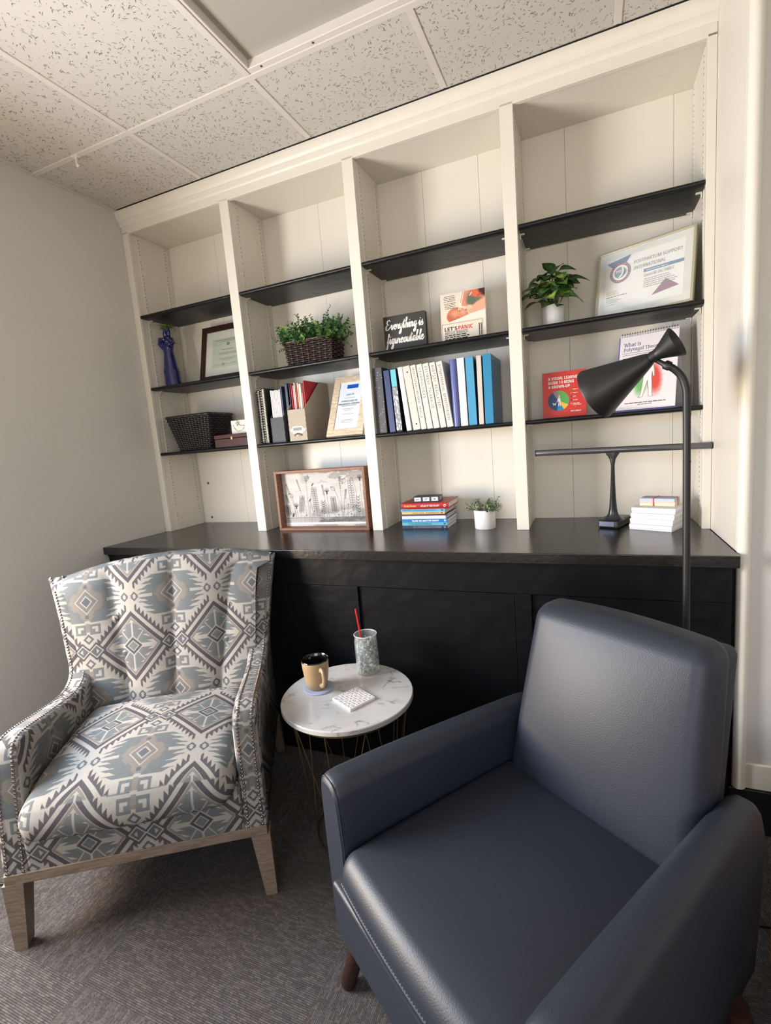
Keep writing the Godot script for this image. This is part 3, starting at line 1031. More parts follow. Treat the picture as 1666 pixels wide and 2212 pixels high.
func wing_chair() -> void:
	var ch := thing("wing_chair", "low wing armchair in cream and grey woven diamond cloth with nailhead trim", "armchair", Vector3(-0.83, 0, 1.234), deg_to_rad(32.3))
	# front edge of a side panel as (f, y)
	var raw := [Vector2(-0.642, 0.942), Vector2(-0.622, 0.86), Vector2(-0.598, 0.77), Vector2(-0.570, 0.67), Vector2(-0.548, 0.60), Vector2(-0.50, 0.566), Vector2(-0.42, 0.558), Vector2(-0.28, 0.576), Vector2(-0.15, 0.596), Vector2(-0.085, 0.596), Vector2(-0.05, 0.565), Vector2(-0.034, 0.49), Vector2(-0.016, 0.36), Vector2(-0.002, 0.238)]
	var E := smooth(raw, 5)
	var n := E.size()
	for s in [-1.0, 1.0]:
		var rows := []
		var mid_u := []
		var nails := [[], []]
		var acc := 0.0
		for i in n:
			var t: Vector2 = (E[mini(i + 1, n - 1)] - E[maxi(i - 1, 0)]).normalized()
			var nn := Vector2(-t.y, t.x)
			var e: Vector2 = E[i]
			var q := float(i) / 5.0
			var A: Vector2
			if q < 5.0: A = Vector2(-0.697, 0.930).lerp(Vector2(-0.690, 0.245), q / 5.0)
			elif q < 10.0: A = Vector2(-0.690, 0.238).lerp(Vector2(-0.06, 0.238), (q - 5.0) / 5.0)
			else: A = Vector2(-0.06, 0.238).lerp(Vector2(-0.045, 0.2378), (q - 10.0) / 3.0)
			var row := PackedVector3Array()
			var room_in := minf(0.03, e.distance_to(A) * 0.4)
			for k in [[0.0, -1.0], [0.0, room_in], [0.001, 0.011], [0.005, 0.003], [0.011, 0.0], [0.017, -0.001], [0.0375, -0.0025], [0.058, -0.001], [0.064, 0.0], [0.070, 0.003], [0.0745, 0.011], [0.077, room_in], [0.080, -1.0]]:
				var p: Vector2 = A if k[1] == -1.0 else e - nn * k[1]
				row.append(Vector3(s * (wing_u(p.y) - k[0]), p.y, p.x))
			rows.append(row)
			# nail places, every 1.12 cm
			if i > 0:
				var step: float = e.distance_to(E[i - 1])
				while acc <= step:
					var m: Vector2 = E[i - 1].lerp(e, acc / step)
					for w in 2:
						nails[w].append([m + nn * 0.0005, nn, [0.0165, 0.0585][w]])
					acc += 0.0112
				acc -= step
		var mb := MB.new()
		mb.grid(rows, true, false, mb.newg())
		mb.cap(rows[0]); mb.cap(rows[-1], true)
		mb.done()
		var sp := part(ch, "side_panel", mb, M.kilim)
		for w in 2:
			var nb := MB.new()
			for k in nails[w]:
				var up := Vector3(0, k[1].y, k[1].x)
				var fr := Basis(Vector3.RIGHT, up, Vector3.RIGHT.cross(up))
				nb.lathe([Vector2(0.0048, 0.0), Vector2(0.0042, 0.0018), Vector2(0.0023, 0.0032), Vector2(0.0, 0.0036)], 8, Transform3D(fr, Vector3(s * (wing_u(k[0].y) - k[2]), k[0].y, k[0].x)))
			part(sp, "nailhead_trim", nb, M.nail, "stuff")
	# back: four channels that fan out upwards, rolled over the top
	var rows := []
	var us := 60
	var ys := [0.34, 0.40, 0.46, 0.52, 0.58, 0.64, 0.70, 0.76, 0.82, 0.87, 0.905, 0.93]
	var total := ys.size() + 9
	for v in total:
		var row := PackedVector3Array()
		for j in us + 1:
			var wt := clampf((float(mini(v, ys.size() - 1)) / (ys.size() - 1)), 0, 1)
			var half := lerpf(0.300, 0.362, wt) if v < ys.size() else (0.412 if v < ys.size() + 7 else 0.355)
			var u := lerpf(-half, half, float(j) / us)
			var crest := 0.992 - 0.052 * pow(absf(u - 0.03) / 0.40, 2.2)
			var yy: float
			var ff: float
			var spread := lerpf(0.155, 0.235, wt)
			var ph := (u - 0.03 * wt) / spread
			var bul := 0.026 * pow(absf(sin(PI * ph)), 0.5) - 0.012
			if v < ys.size():
				yy = ys[v] + (crest - 0.99) * wt
				ff = lerpf(-0.505, -0.620, (yy - 0.38) / 0.57) + bul * (1.0 if wt < 0.97 else 0.9)
			elif v < ys.size() + 7:
				var a := PI * (v - ys.size() + 1) / 7.0
				var br := 0.041
				yy = crest - br + br * sin(a) + 0.0
				ff = -0.660 + br * cos(a) + bul * maxf(0.0, 0.75 - a / PI)
				if v == ys.size(): yy = minf(yy, crest - 0.028)
			else:
				yy = [0.6, 0.24][v - ys.size() - 7]
				ff = -0.695
			row.append(Vector3(u, yy, ff))
		rows.append(row)
	var bk := MB.new()
	bk.grid(rows, false, false, bk.newg())
	bk.done()
	var bkp := part(ch, "backrest", bk, M.kilim)
	for p in [[-0.19, 0.767], [0.047, 0.766], [0.243, 0.762], [0.03, 0.632], [-0.165, 0.63], [0.215, 0.63]]:
		var z: float = lerpf(-0.505, -0.620, (p[1] - 0.38) / 0.57) - 0.006
		part(bkp, "button", MB.new().lathe([Vector2(0.013, -0.004), Vector2(0.013, 0.003), Vector2(0.009, 0.008), Vector2(0.0, 0.010)], 16, Transform3D(Basis(Vector3.RIGHT, PI / 2), Vector3(p[0], p[1], z))), M.kilim)
	# front rail in cloth, deck, wooden frame, legs
	part(ch, "front_rail", MB.new().rbox(Vector3(0.60, 0.155, 0.05), Vector3(0, 0.305, -0.026), 0.012, true), M.kilim)
	part(ch, "seat_deck", MB.new().rbox(Vector3(0.60, 0.13, 0.48), Vector3(0, 0.295, -0.28), 0.006), M.kilim)
	var fr := MB.new()
	fr.rbox(Vector3(0.728, 0.032, 0.03), Vector3(0, 0.222, -0.013), 0.003)
	fr.rbox(Vector3(0.728, 0.032, 0.03), Vector3(0, 0.222, -0.665), 0.003)
	fr.rbox(Vector3(0.03, 0.032, 0.63), Vector3(-0.349, 0.222, -0.34), 0.003)
	fr.rbox(Vector3(0.03, 0.032, 0.63), Vector3(0.349, 0.222, -0.34), 0.003)
	part(ch, "base_frame", fr, M.wood_leg)
	for s in [-1.0, 1.0]:
		for fb in [0, 1]:
			var lg := MB.new()
			var rws := []
			for yy in [0.0, 0.004, 0.205, 0.208]:
				var t: float = yy / 0.208
				var w := lerpf(0.034, 0.056, t) - (0.003 if yy == 0.0 else 0.0)
				var cu: float = s * (0.371 - w / 2.0)
				var cf := 0.003 - w / 2.0 if fb == 0 else lerpf(-0.74, -0.655, t)
				rws.append(PackedVector3Array([Vector3(cu - w / 2, yy, cf - w / 2), Vector3(cu + w / 2, yy, cf - w / 2), Vector3(cu + w / 2, yy, cf + w / 2), Vector3(cu - w / 2, yy, cf + w / 2)]))
			for i in 3:
				for j in 4:
					lg.quad(rws[i][j], rws[i][(j + 1) % 4], rws[i + 1][(j + 1) % 4], rws[i + 1][j], -1)
			lg.cap(rws[0]); lg.cap(rws[3], true)
			lg.done()
			part(ch, "leg", lg, M.wood_leg)
	# loose seat cushion, crowned and soft at the front
	var soft := func(v: Vector3) -> Vector3:
		var a := clampf(v.x / 0.292, -1, 1)
		var b := clampf(v.z / 0.275, -1, 1)
		var c := (1.0 - a * a) * (1.0 - pow(absf(b), 2.5))
		v.y += (0.034 * c if v.y > 0 else -0.004 * c)
		if b > 0.2: v.y -= 0.030 * pow((b - 0.2) / 0.8, 2.0)
		v.z += 0.012 * (1.0 - a * a) * maxf(b, 0.0)
		v.x += 0.010 * (1.0 - b * b) * signf(v.x) * absf(a) * 0.5
		return v
	var cu := MB.new().rbox(Vector3(0.578, 0.105, 0.55), Vector3.ZERO, 0.050, true, Vector3i(14, 1, 14), soft)
	var cm := part(ch, "seat_cushion", cu, M.kilim)
	cm.position = Vector3(0.0, 0.420, -0.225)


# ---------------------------------------------------------------- blue armchair
func blue_chair() -> void:
	var ch := thing("blue_armchair", "dark slate blue leather armchair with a padded back, nearest the camera", "armchair", Vector3(0.0949, 0, 1.407), deg_to_rad(-34.9))
	for s in [-1.0, 1.0]:
		var cx := -0.015
		var rows := []
		for q in [[-0.700, 0.30, 0.5], [-0.699, 0.47, 0.75], [-0.690, 0.535, 0.92], [-0.672, 0.575, 0.98], [-0.645, 0.597, 1.0], [-0.60, 0.603, 1.0], [-0.45, 0.605, 1.0], [-0.30, 0.605, 1.0], [-0.15, 0.604, 1.0], [-0.04, 0.601, 1.0], [-0.014, 0.598, 1.0], [-0.004, 0.592, 0.97], [0.0, 0.580, 0.92]]:
			var f: float = q[0]
			var top: float = q[1]
			var front := clampf((f + 0.30) / 0.30, 0, 1)
			var o := lerpf(0.300, 0.352, clampf((f + 0.66) / 0.60, 0, 1))
			var i_top := lerpf(0.238, 0.268, clampf((f + 0.6) / 0.6, 0, 1))
			var i_low := lerpf(0.244, 0.262, clampf((f + 0.6) / 0.6, 0, 1))
			var mu := (o + i_top) / 2.0
			var row := PackedVector3Array()
			for p in [[o - 0.012, 0.168], [o - 0.004, 0.30], [o, 0.45], [o, top - 0.034], [o - 0.004, top - 0.016], [o - 0.013, top - 0.004], [o - (o - i_top) * 0.30, top], [i_top + (o - i_top) * 0.42, top], [i_top + 0.018, top - 0.005], [i_top + 0.006, top - 0.017], [i_top, top - 0.036], [i_low - 0.004, 0.45], [i_low, 0.30], [i_low + 0.004, 0.168]]:
				var w: float = mu + (p[0] - mu) * q[2]
				row.append(Vector3(cx + s * w, minf(p[1], top) if p[1] > 0.2 else p[1], f))
			rows.append(row)
		var mb := MB.new()
		mb.grid(rows, true, false, mb.newg())
		mb.cap(rows[0]); mb.cap(rows[-1], true)
		mb.done()
		var arm := part(ch, "arm", mb, M.leather)
		# seam round the front of the arm
		var seam := []
		for p in rows[-2].slice(1, 13): seam.append(p + Vector3(0, 0, -0.001))
		part(arm, "arm_seam", MB.new().tube(smooth(seam, 3), 0.0022, 6), M.leather)
	# back frame behind the cushion
	var lean := func(v: Vector3) -> Vector3:
		var t := clampf((v.y + 0.335) / 0.67, 0, 1)
		v.z -= 0.155 * pow(t, 1.1)
		v.x *= lerpf(1.04, 0.95, t)
		return v
	var bf := part(ch, "back_frame", MB.new().rbox(Vector3(0.445, 0.67, 0.075), Vector3.ZERO, 0.022, true, Vector3i(4, 6, 1), lean), M.leather)
	bf.position = Vector3(-0.008, 0.53, -0.575)
	# back cushion
	var pad := func(v: Vector3) -> Vector3:
		var a := clampf(v.x / 0.235, -1, 1)
		var b := clampf(v.y / 0.225, -1, 1)
		var c := (1.0 - a * a) * (1.0 - b * b)
		if v.z > 0: v.z += 0.024 * c
		v.y += 0.012 * (1.0 - a * a) * maxf(b, 0.0)
		v.z -= 0.245 * (v.y + 0.225)
		v.x *= lerpf(1.05, 0.945, (b + 1.0) / 2.0)
		return v
	var bc := part(ch, "back_cushion", MB.new().rbox(Vector3(0.470, 0.465, 0.108), Vector3.ZERO, 0.040, true, Vector3i(10, 10, 1), pad), M.leather)
	bc.position = Vector3(-0.006, 0.662, -0.548)
	# piping round the cushion's rim
	var pip := []
	var hx := 0.235
	var hy := 0.2325
	for k in 72:
		var t := TAU * k / 72
		var x := signf(cos(t)) * pow(absf(cos(t)), 0.30) * hx
		var y := signf(sin(t)) * pow(absf(sin(t)), 0.30) * hy
		var v: Vector3 = pad.call(Vector3(x, y, -0.012))
		pip.append(v * Vector3(0.985, 0.985, 1.0) + Vector3(0, 0, 0.0015 * sin(k * 5.0)))
	part(bc, "piping", MB.new().tube(pip, 0.0042, 7, true), M.leather)
	# seat cushion
	var sit := func(v: Vector3) -> Vector3:
		var a := clampf(v.x / 0.253, -1, 1)
		var b := clampf(v.z / 0.28, -1, 1)
		if v.y > 0: v.y += 0.014 * (1.0 - a * a) * (1.0 - b * b)
		if v.y > 0 and b > 0.75: v.y -= 0.010 * pow((b - 0.75) / 0.25, 2.0)
		v.z += 0.010 * (1.0 - a * a) * maxf(b, 0.0)
		return v
	var sc := part(ch, "seat_cushion", MB.new().rbox(Vector3(0.512, 0.118, 0.56), Vector3.ZERO, 0.038, true, Vector3i(10, 1, 10), sit), M.leather)
	sc.position = Vector3(-0.015, 0.400, -0.262)
	var st := MB.new()
	for k in 62:
		var x := -0.235 + 0.0072 * k
		var v: Vector3 = sit.call(Vector3(x, -0.006, 0.28))
		st.rbox(Vector3(0.0042, 0.0012, 0.0012), v + Vector3(0, 0, 0.0002), 0.0005)
	part(sc, "stitching", st, M.stitch, "stuff")
	var sm := []
	for k in 25:
		var v: Vector3 = sit.call(Vector3(-0.240 + 0.02 * k, -0.012, 0.28))
		sm.append(v - Vector3(0, 0, 0.0005))
	part(sc, "seam", MB.new().tube(sm, 0.0019, 6), M.leather)
	# rail under the seat, base, legs
	part(ch, "front_rail", MB.new().rbox(Vector3(0.648, 0.142, 0.05), Vector3(-0.012, 0.259, -0.014), 0.011, true, Vector3i(4, 1, 1)), M.leather)
	part(ch, "seat_base", MB.new().rbox(Vector3(0.54, 0.15, 0.58), Vector3(-0.015, 0.268, -0.335), 0.01), M.leather)
	for s in [-1.0, 1.0]:
		for z in [[-0.055, -0.010], [-0.56, -0.60]]:
			part(ch, "leg", MB.new().tube([Vector3(s * 0.300 - 0.012, 0.20, z[0]), Vector3(s * 0.320 - 0.012, 0.10, lerpf(z[0], z[1], 0.5)), Vector3(s * 0.338 - 0.012, 0.006, z[1]), Vector3(s * 0.339 - 0.012, 0.0, z[1])], func(t: float) -> float: return lerpf(0.0235, 0.0165, t) - (0.002 if t > 0.99 else 0.0), 20), M.wood_dark)


# ---------------------------------------------------------------- marble side table and what stands on it
func marble_table() -> void:
	var c := Vector3(-0.385, 0, 0.712)
	var t := thing("side_table", "round white marble side table on thin brass wire legs", "side table", c, deg_to_rad(-6))
	part(t, "tabletop", MB.new().lathe([Vector2(0.0, 0.492), Vector2(0.2255, 0.492), Vector2(0.228, 0.4945), Vector2(0.228, 0.5075), Vector2(0.2255, 0.510), Vector2(0.0, 0.510)], 96), M.marble)
	part(t, "top_ring", MB.new().lathe([Vector2(0.204, 0.475), Vector2(0.208, 0.475), Vector2(0.208, 0.4918), Vector2(0.204, 0.4918)], 72, Transform3D(), true), M.brass)
	var ring := []
	for k in 60: ring.append(Vector3(cos(TAU * k / 60) * 0.152, 0.003, sin(TAU * k / 60) * 0.152))
	part(t, "foot_ring", MB.new().tube(ring, 0.003, 8, true), M.brass)
	for k in 5:
		var b := deg_to_rad(150.0 + 72.0 * k)
		var foot := Vector3(cos(b) * 0.152, 0.003, sin(b) * 0.152)
		for d in [-36.0, 0.0, 36.0]:
			var a := b + deg_to_rad(d)
			part(t, "wire_leg", MB.new().tube([foot, Vector3(cos(a) * 0.206, 0.480, sin(a) * 0.206)], 0.0021, 8), M.brass)


func table_things() -> void:
	var y := 0.510
	# felt coaster and mug
	var cc := Vector3(-0.499, y, 0.709)
	solo("round_coaster", MB.new().lathe([Vector2(0.0, 0.0), Vector2(0.0515, 0.0), Vector2(0.0525, 0.002), Vector2(0.0525, 0.005), Vector2(0.051, 0.0065), Vector2(0.0, 0.0065)], 48), tri_map(with_normal(mat(Color(0.66, 0.67, 0.74), 0.95), noise_tex(0.12, 128, true, 6.0), 0.6), 20.0), "round pale grey felt coaster under the tan mug", "coaster", cc)
	var mg := thing("coffee_mug", "tan ceramic mug with a black glazed inside, on the round coaster", "mug", cc + Vector3(-0.004, 0.0065, 0.002), deg_to_rad(-38))
	var body := [Vector2(0.0, 0.0), Vector2(0.030, 0.0), Vector2(0.0335, 0.003), Vector2(0.039, 0.022), Vector2(0.0435, 0.050), Vector2(0.0465, 0.080), Vector2(0.0478, 0.104), Vector2(0.0468, 0.106), Vector2(0.0455, 0.104), Vector2(0.0448, 0.080), Vector2(0.0415, 0.045), Vector2(0.0, 0.006)]
	var inside := [Vector2(0.0478, 0.1035), Vector2(0.0479, 0.1055), Vector2(0.0466, 0.1075), Vector2(0.0448, 0.105), Vector2(0.0435, 0.080), Vector2(0.040, 0.045), Vector2(0.034, 0.012), Vector2(0.0, 0.008)]
	part(mg, "body", MB.new().lathe(body, 56), mat(Color(0.60, 0.51, 0.395), 0.28, 0, 0.5))
	part(mg, "black_glaze", MB.new().lathe(inside, 56, Transform3D(), false, false), mat(Color(0.03, 0.03, 0.032), 0.15, 0, 0.6))
	part(mg, "handle", MB.new().tube(smooth([Vector3(0.0445, 0.078, 0), Vector3(0.056, 0.085, 0), Vector3(0.069, 0.080, 0), Vector3(0.0735, 0.062, 0), Vector3(0.068, 0.042, 0), Vector3(0.056, 0.028, 0), Vector3(0.0395, 0.023, 0)], 5), func(t: float) -> float: return 0.0058 + 0.0022 * absf(t - 0.5), 14, false, 1.25), mat(Color(0.60, 0.51, 0.395), 0.28, 0, 0.5))
	# square coaster with a printed triangle pattern
	var sq := thing("square_coaster", "square white tile coaster with a grey triangle pattern, front middle of the table", "coaster", Vector3(-0.342, y, 0.748), deg_to_rad(-27.5))
	part(sq, "tile", MB.new().rbox(Vector3(0.104, 0.009, 0.104), Vector3(0, 0.0045, 0), 0.0015), mat(Color(0.90, 0.885, 0.87), 0.4))
	var pt := MB.new()
	for i in 9:
		for j in 9:
			var c := Vector3(-0.0445 + 0.0111 * i, 0.0092, -0.0445 + 0.0111 * j)
			var a := PI / 4 * ((i * 3 + j * 5) % 8)
			for k in ([0, 1] if (i + j) % 2 else [0]):
				var p := []
				for q in [0.0, 1.35, -1.35]:
					p.append(c + Vector3(cos(a + q + k * PI), 0, sin(a + q + k * PI)) * 0.0042 + Vector3(0, 0, 0))
				pt.tri(p[0], p[1], p[2], -1)
				pt.mark = pt.V.size()
	for i in range(0, pt.V.size(), 3):
		if (pt.V[i + 1] - pt.V[i]).cross(pt.V[i + 2] - pt.V[i]).y > 0:
			var t := pt.V[i + 1]; pt.V[i + 1] = pt.V[i + 2]; pt.V[i + 2] = t
	part(sq, "printed_pattern", pt, mat(Color(0.40, 0.37, 0.38), 0.6))
	# jar of glassy stones
	var jp := Vector3(-0.378, y, 0.549)
	var jar := thing("glass_jar", "clear glass jar packed with grey green stone chips at the back of the table", "jar", jp)
	part(jar, "glass", MB.new().lathe([Vector2(0.0, 0.0), Vector2(0.039, 0.0), Vector2(0.0425, 0.003), Vector2(0.0435, 0.010), Vector2(0.0435, 0.128), Vector2(0.0415, 0.134), Vector2(0.0415, 0.146), Vector2(0.0425, 0.148), Vector2(0.0415, 0.150), Vector2(0.0398, 0.148), Vector2(0.0398, 0.134), Vector2(0.0412, 0.127), Vector2(0.0412, 0.010), Vector2(0.038, 0.005), Vector2(0.0, 0.005)], 48), M.glass)
	var rim := []
	for k in 40: rim.append(Vector3(cos(TAU * k / 40) * 0.0418, 0.1495, sin(TAU * k / 40) * 0.0418))
	var gl := mat(Color(0.95, 0.98, 0.98, 0.35), 0.05)
	gl.transparency = BaseMaterial3D.TRANSPARENCY_ALPHA
	part(jar, "rim", MB.new().tube(rim, 0.0019, 8, true), gl)
	var chip := MB.new().lathe([Vector2(0.0, -0.55), Vector2(0.62, -0.40), Vector2(0.95, 0.05), Vector2(0.7, 0.42), Vector2(0.0, 0.5)], 6)
	var mm := MultiMesh.new()
	mm.transform_format = MultiMesh.TRANSFORM_3D
	mm.use_colors = true
	mm.mesh = chip.mesh()
	mm.instance_count = 330
	var cm := mat(Color.WHITE, 0.25, 0, 0.5)
	cm.vertex_color_use_as_albedo = true
	mm.mesh.surface_set_material(0, cm)
	var cols := [Color(0.20, 0.23, 0.215), Color(0.10, 0.115, 0.11), Color(0.30, 0.335, 0.31), Color(0.07, 0.075, 0.075), Color(0.26, 0.25, 0.235), Color(0.42, 0.46, 0.435), Color(0.16, 0.19, 0.175)]
	for k in 330:
		var a := rng.randf() * TAU
		var top := k > 285
		var rr := rng.randf_range(0.027, 0.0345) if not top else sqrt(rng.randf()) * 0.031
		var hy := 0.014 + 0.112 * float(k % 285) / 285.0 if not top else rng.randf_range(0.122, 0.132)
		var s := rng.randf_range(0.0055, 0.0088)
		var bs := Basis.from_euler(Vector3(rng.randf() * TAU, rng.randf() * TAU, rng.randf() * TAU)).scaled(Vector3(s, s * rng.randf_range(0.6, 1.0), s))
		mm.set_instance_transform(k, Transform3D(bs, Vector3(cos(a) * rr, hy, sin(a) * rr)))
		mm.set_instance_color(k, cols[rng.randi_range(0, 6)])
	var mi := MultiMeshInstance3D.new()
	mi.name = "stone_chips"
	mi.multimesh = mm
	mi.position = jp
	mi.set_meta("kind", "stuff")
	mi.set_meta("label", "grey green glassy stone chips filling the clear jar")
	mi.set_meta("category", "stones")
	add_child(mi)
	solo("red_straw", MB.new().tube([Vector3(-0.391, y + 0.10, 0.553), Vector3(-0.4085, y + 0.244, 0.549)], 0.0036, 12), mat(Color(0.72, 0.10, 0.12), 0.35), "red straw leaning in the glass jar of stones", "straw")


# ---------------------------------------------------------------- helpers for the things on the shelves
func dashes(mb: MB, x0: float, y0: float, w: float, n: int, pitch: float, h: float, z: float, centred := false) -> void:
	for i in n:
		var ww := w * rng.randf_range(0.72, 1.0)
		var x := x0 + ((w - ww) / 2 if centred else 0.0)
		var e := x + ww
		while x < e - h:
			var l := minf(rng.randf_range(2.0, 6.0) * h, e - x)
			mb.sheet(Vector3(x, y0 - pitch * i, z), Vector3(l, 0, 0), Vector3(0, h, 0))
			x += l + h * 0.8


func framed(t: Node3D, w: float, h: float, bar: float, depth: float, fm: Material, mat_w: float, mm: Material, sheet: Material, glass: bool, inset := 0.006) -> void:
	var fr := MB.new()
	for s in [-1.0, 1.0]:
		fr.rbox(Vector3(bar, h, depth), Vector3(s * (w - bar) / 2, h / 2, -depth / 2), minf(0.002, bar * 0.3))
		fr.rbox(Vector3(w - 2 * bar + 0.002, bar, depth), Vector3(0, h / 2 + s * (h - bar) / 2, -depth / 2), minf(0.002, bar * 0.3))
	part(t, "frame", fr, fm)
	var z := -inset
	part(t, "backing", MB.new().rbox(Vector3(w - bar, h - bar, 0.003), Vector3(0, h / 2, -depth + 0.002), 0.0005), hexm("6d6459", 0.9))
	if mat_w > 0.0:
		part(t, "mat_board", MB.new().rbox(Vector3(w - 2 * bar + 0.002, h - 2 * bar + 0.002, 0.002), Vector3(0, h / 2, z - 0.0016), 0.0003), mm)
	part(t, "print", MB.new().sheet(Vector3(-w / 2 + bar + mat_w, bar + mat_w, z), Vector3(w - 2 * (bar + mat_w), 0, 0), Vector3(0, h - 2 * (bar + mat_w), 0)), sheet)
	if glass:
		part(t, "glass", MB.new().rbox(Vector3(w - 2 * bar + 0.001, h - 2 * bar + 0.001, 0.001), Vector3(0, h / 2, z + 0.0025), 0.0003), M.glass)


func leaf_mesh(l: float, w: float, cup: float, n := 4) -> MB:
	var mb := MB.new()
	var g := mb.newg()
	for i in n:
		var t0 := float(i) / n
		var t1 := float(i + 1) / n
		var w0 := w * pow(sin(PI * minf(t0 + 0.0, 1.0)), 0.8)
		var w1 := w * pow(sin(PI * minf(t1, 1.0)), 0.8) if i < n - 1 else 0.0
		for s in [-1.0, 1.0]:
			var a := Vector3(0, -cup * t0 * t0 * l, t0 * l)
			var b := Vector3(0, -cup * t1 * t1 * l, t1 * l)
			var c := b + Vector3(s * w1, w1 * 0.35, 0)
			var d := a + Vector3(s * w0, w0 * 0.35, 0)
			if s > 0: mb.quad(a, b, c, d, g)
			else: mb.quad(a, d, c, b, g)
	mb.done(Transform3D(), false)
	return mb


# a leafy sprig: stem points plus pairs of small leaves, added to a shared MB
func sprig(stem_mb: MB, leaf_mb: MB, base: Vector3, dir: Vector3, l: float, leaf: MB, size: float, cols: Array) -> void:
	var p := base
	var d := dir.normalized()
	var pts := [p]
	var n := int(l / 0.012)
	for i in n:
		d = (d + Vector3(rng.randfn(0, 0.10), rng.randfn(0, 0.06), rng.randfn(0, 0.10))).normalized()
		p += d * 0.012
		pts.append(p)
		if i < 1: continue
		for s in 2:
			var a := rng.randf() * TAU
			var out := d.cross(Vector3(cos(a), 0.3, sin(a))).normalized()
			var f := (out + d * 0.7).normalized()
			var x := d.cross(f).normalized()
			var b := Basis(x, f.cross(x) * -1.0, f)
			b.y = b.z.cross(b.x)
			var sc := size * rng.randf_range(0.75, 1.2) * (1.0 - 0.35 * i / n)
			var c: Color = cols[rng.randi_range(0, cols.size() - 1)]
			var k := leaf_mb.V.size()
			for q in leaf.V.size():
				leaf_mb.V.append(p + b * (leaf.V[q] * sc))
				leaf_mb.T.append(Vector2.ZERO); leaf_mb.N.append(Vector3.ZERO); leaf_mb.C.append(c)
				leaf_mb.G.append(leaf_mb.gid)
			leaf_mb.gid += 1
			leaf_mb.mark = leaf_mb.V.size()
			if k < 0: return
	if pts.size() > 2: stem_mb.tube(pts, 0.0009, 5)


# surface nets over a field of tapered capsules joined smoothly; floor_y cuts the foot flat
func blob(caps: Array, cell: float, lo: Vector3, hi: Vector3, k: float, floor_y: float) -> MB:
	var n := Vector3i(((hi - lo) / cell).ceil()) + Vector3i.ONE
	var f := PackedFloat32Array()
	f.resize(n.x * n.y * n.z)
	for z in n.z:
		for y in n.y:
			for x in n.x:
				var p := lo + Vector3(x, y, z) * cell
				var d := 1.0
				for c in caps:
					var ab: Vector3 = c[1] - c[0]
					var t := clampf((p - c[0]).dot(ab) / ab.length_squared(), 0, 1)
					var q: float = p.distance_to(c[0] + ab * t) - lerpf(c[2], c[3], t)
					if q > d + k: continue
					var h := clampf(0.5 + 0.5 * (d - q) / k, 0, 1)
					d = lerpf(d, q, h) - k * h * (1.0 - h)
				f[x + n.x * (y + n.y * z)] = maxf(d, floor_y - p.y)
	var idx := {}
	var pts := PackedVector3Array()
	var sx := 1
	var sy := n.x
	var sz := n.x * n.y
	var mb := MB.new()
	for z in n.z - 1:
		for y in n.y - 1:
			for x in n.x - 1:
				var o := x + sy * y + sz * z
				var s := Vector3.ZERO
				var m := 0
				for e in [[0, 1, 0], [2, 3, 0], [4, 5, 0], [6, 7, 0], [0, 2, 1], [1, 3, 1], [4, 6, 1], [5, 7, 1], [0, 4, 2], [1, 5, 2], [2, 6, 2], [3, 7, 2]]:
					var a: int = e[0]
					var oa := (a & 1) * sx + ((a >> 1) & 1) * sy + (a >> 2) * sz
					var fa := f[o + oa]
					var fb := f[o + oa + [sx, sy, sz][e[2]]]
					if (fa < 0.0) != (fb < 0.0):
						var v := Vector3(a & 1, (a >> 1) & 1, a >> 2)
						v[e[2]] += fa / (fa - fb)
						s += v
						m += 1
				if m:
					idx[o] = pts.size()
					pts.append(lo + (Vector3(x, y, z) + s / m) * cell)
	var g := mb.newg()
	for z in range(1, n.z - 1):
		for y in range(1, n.y - 1):
			for x in range(1, n.x - 1):
				var o := x + sy * y + sz * z
				for ax in 3:
					var st: int = [sx, sy, sz][ax]
					var a: int = [sy, sz, sx][ax]
					var b: int = [sz, sx, sy][ax]
					if (f[o] < 0.0) != (f[o + st] < 0.0):
						var q := [o, o - a, o - a - b, o - b]
						if f[o] >= 0.0: q.reverse()
						if idx.has(q[0]) and idx.has(q[1]) and idx.has(q[2]) and idx.has(q[3]):
							mb.quad(pts[idx[q[0]]], pts[idx[q[1]]], pts[idx[q[2]]], pts[idx[q[3]]], g)
	mb.done()
	return mb


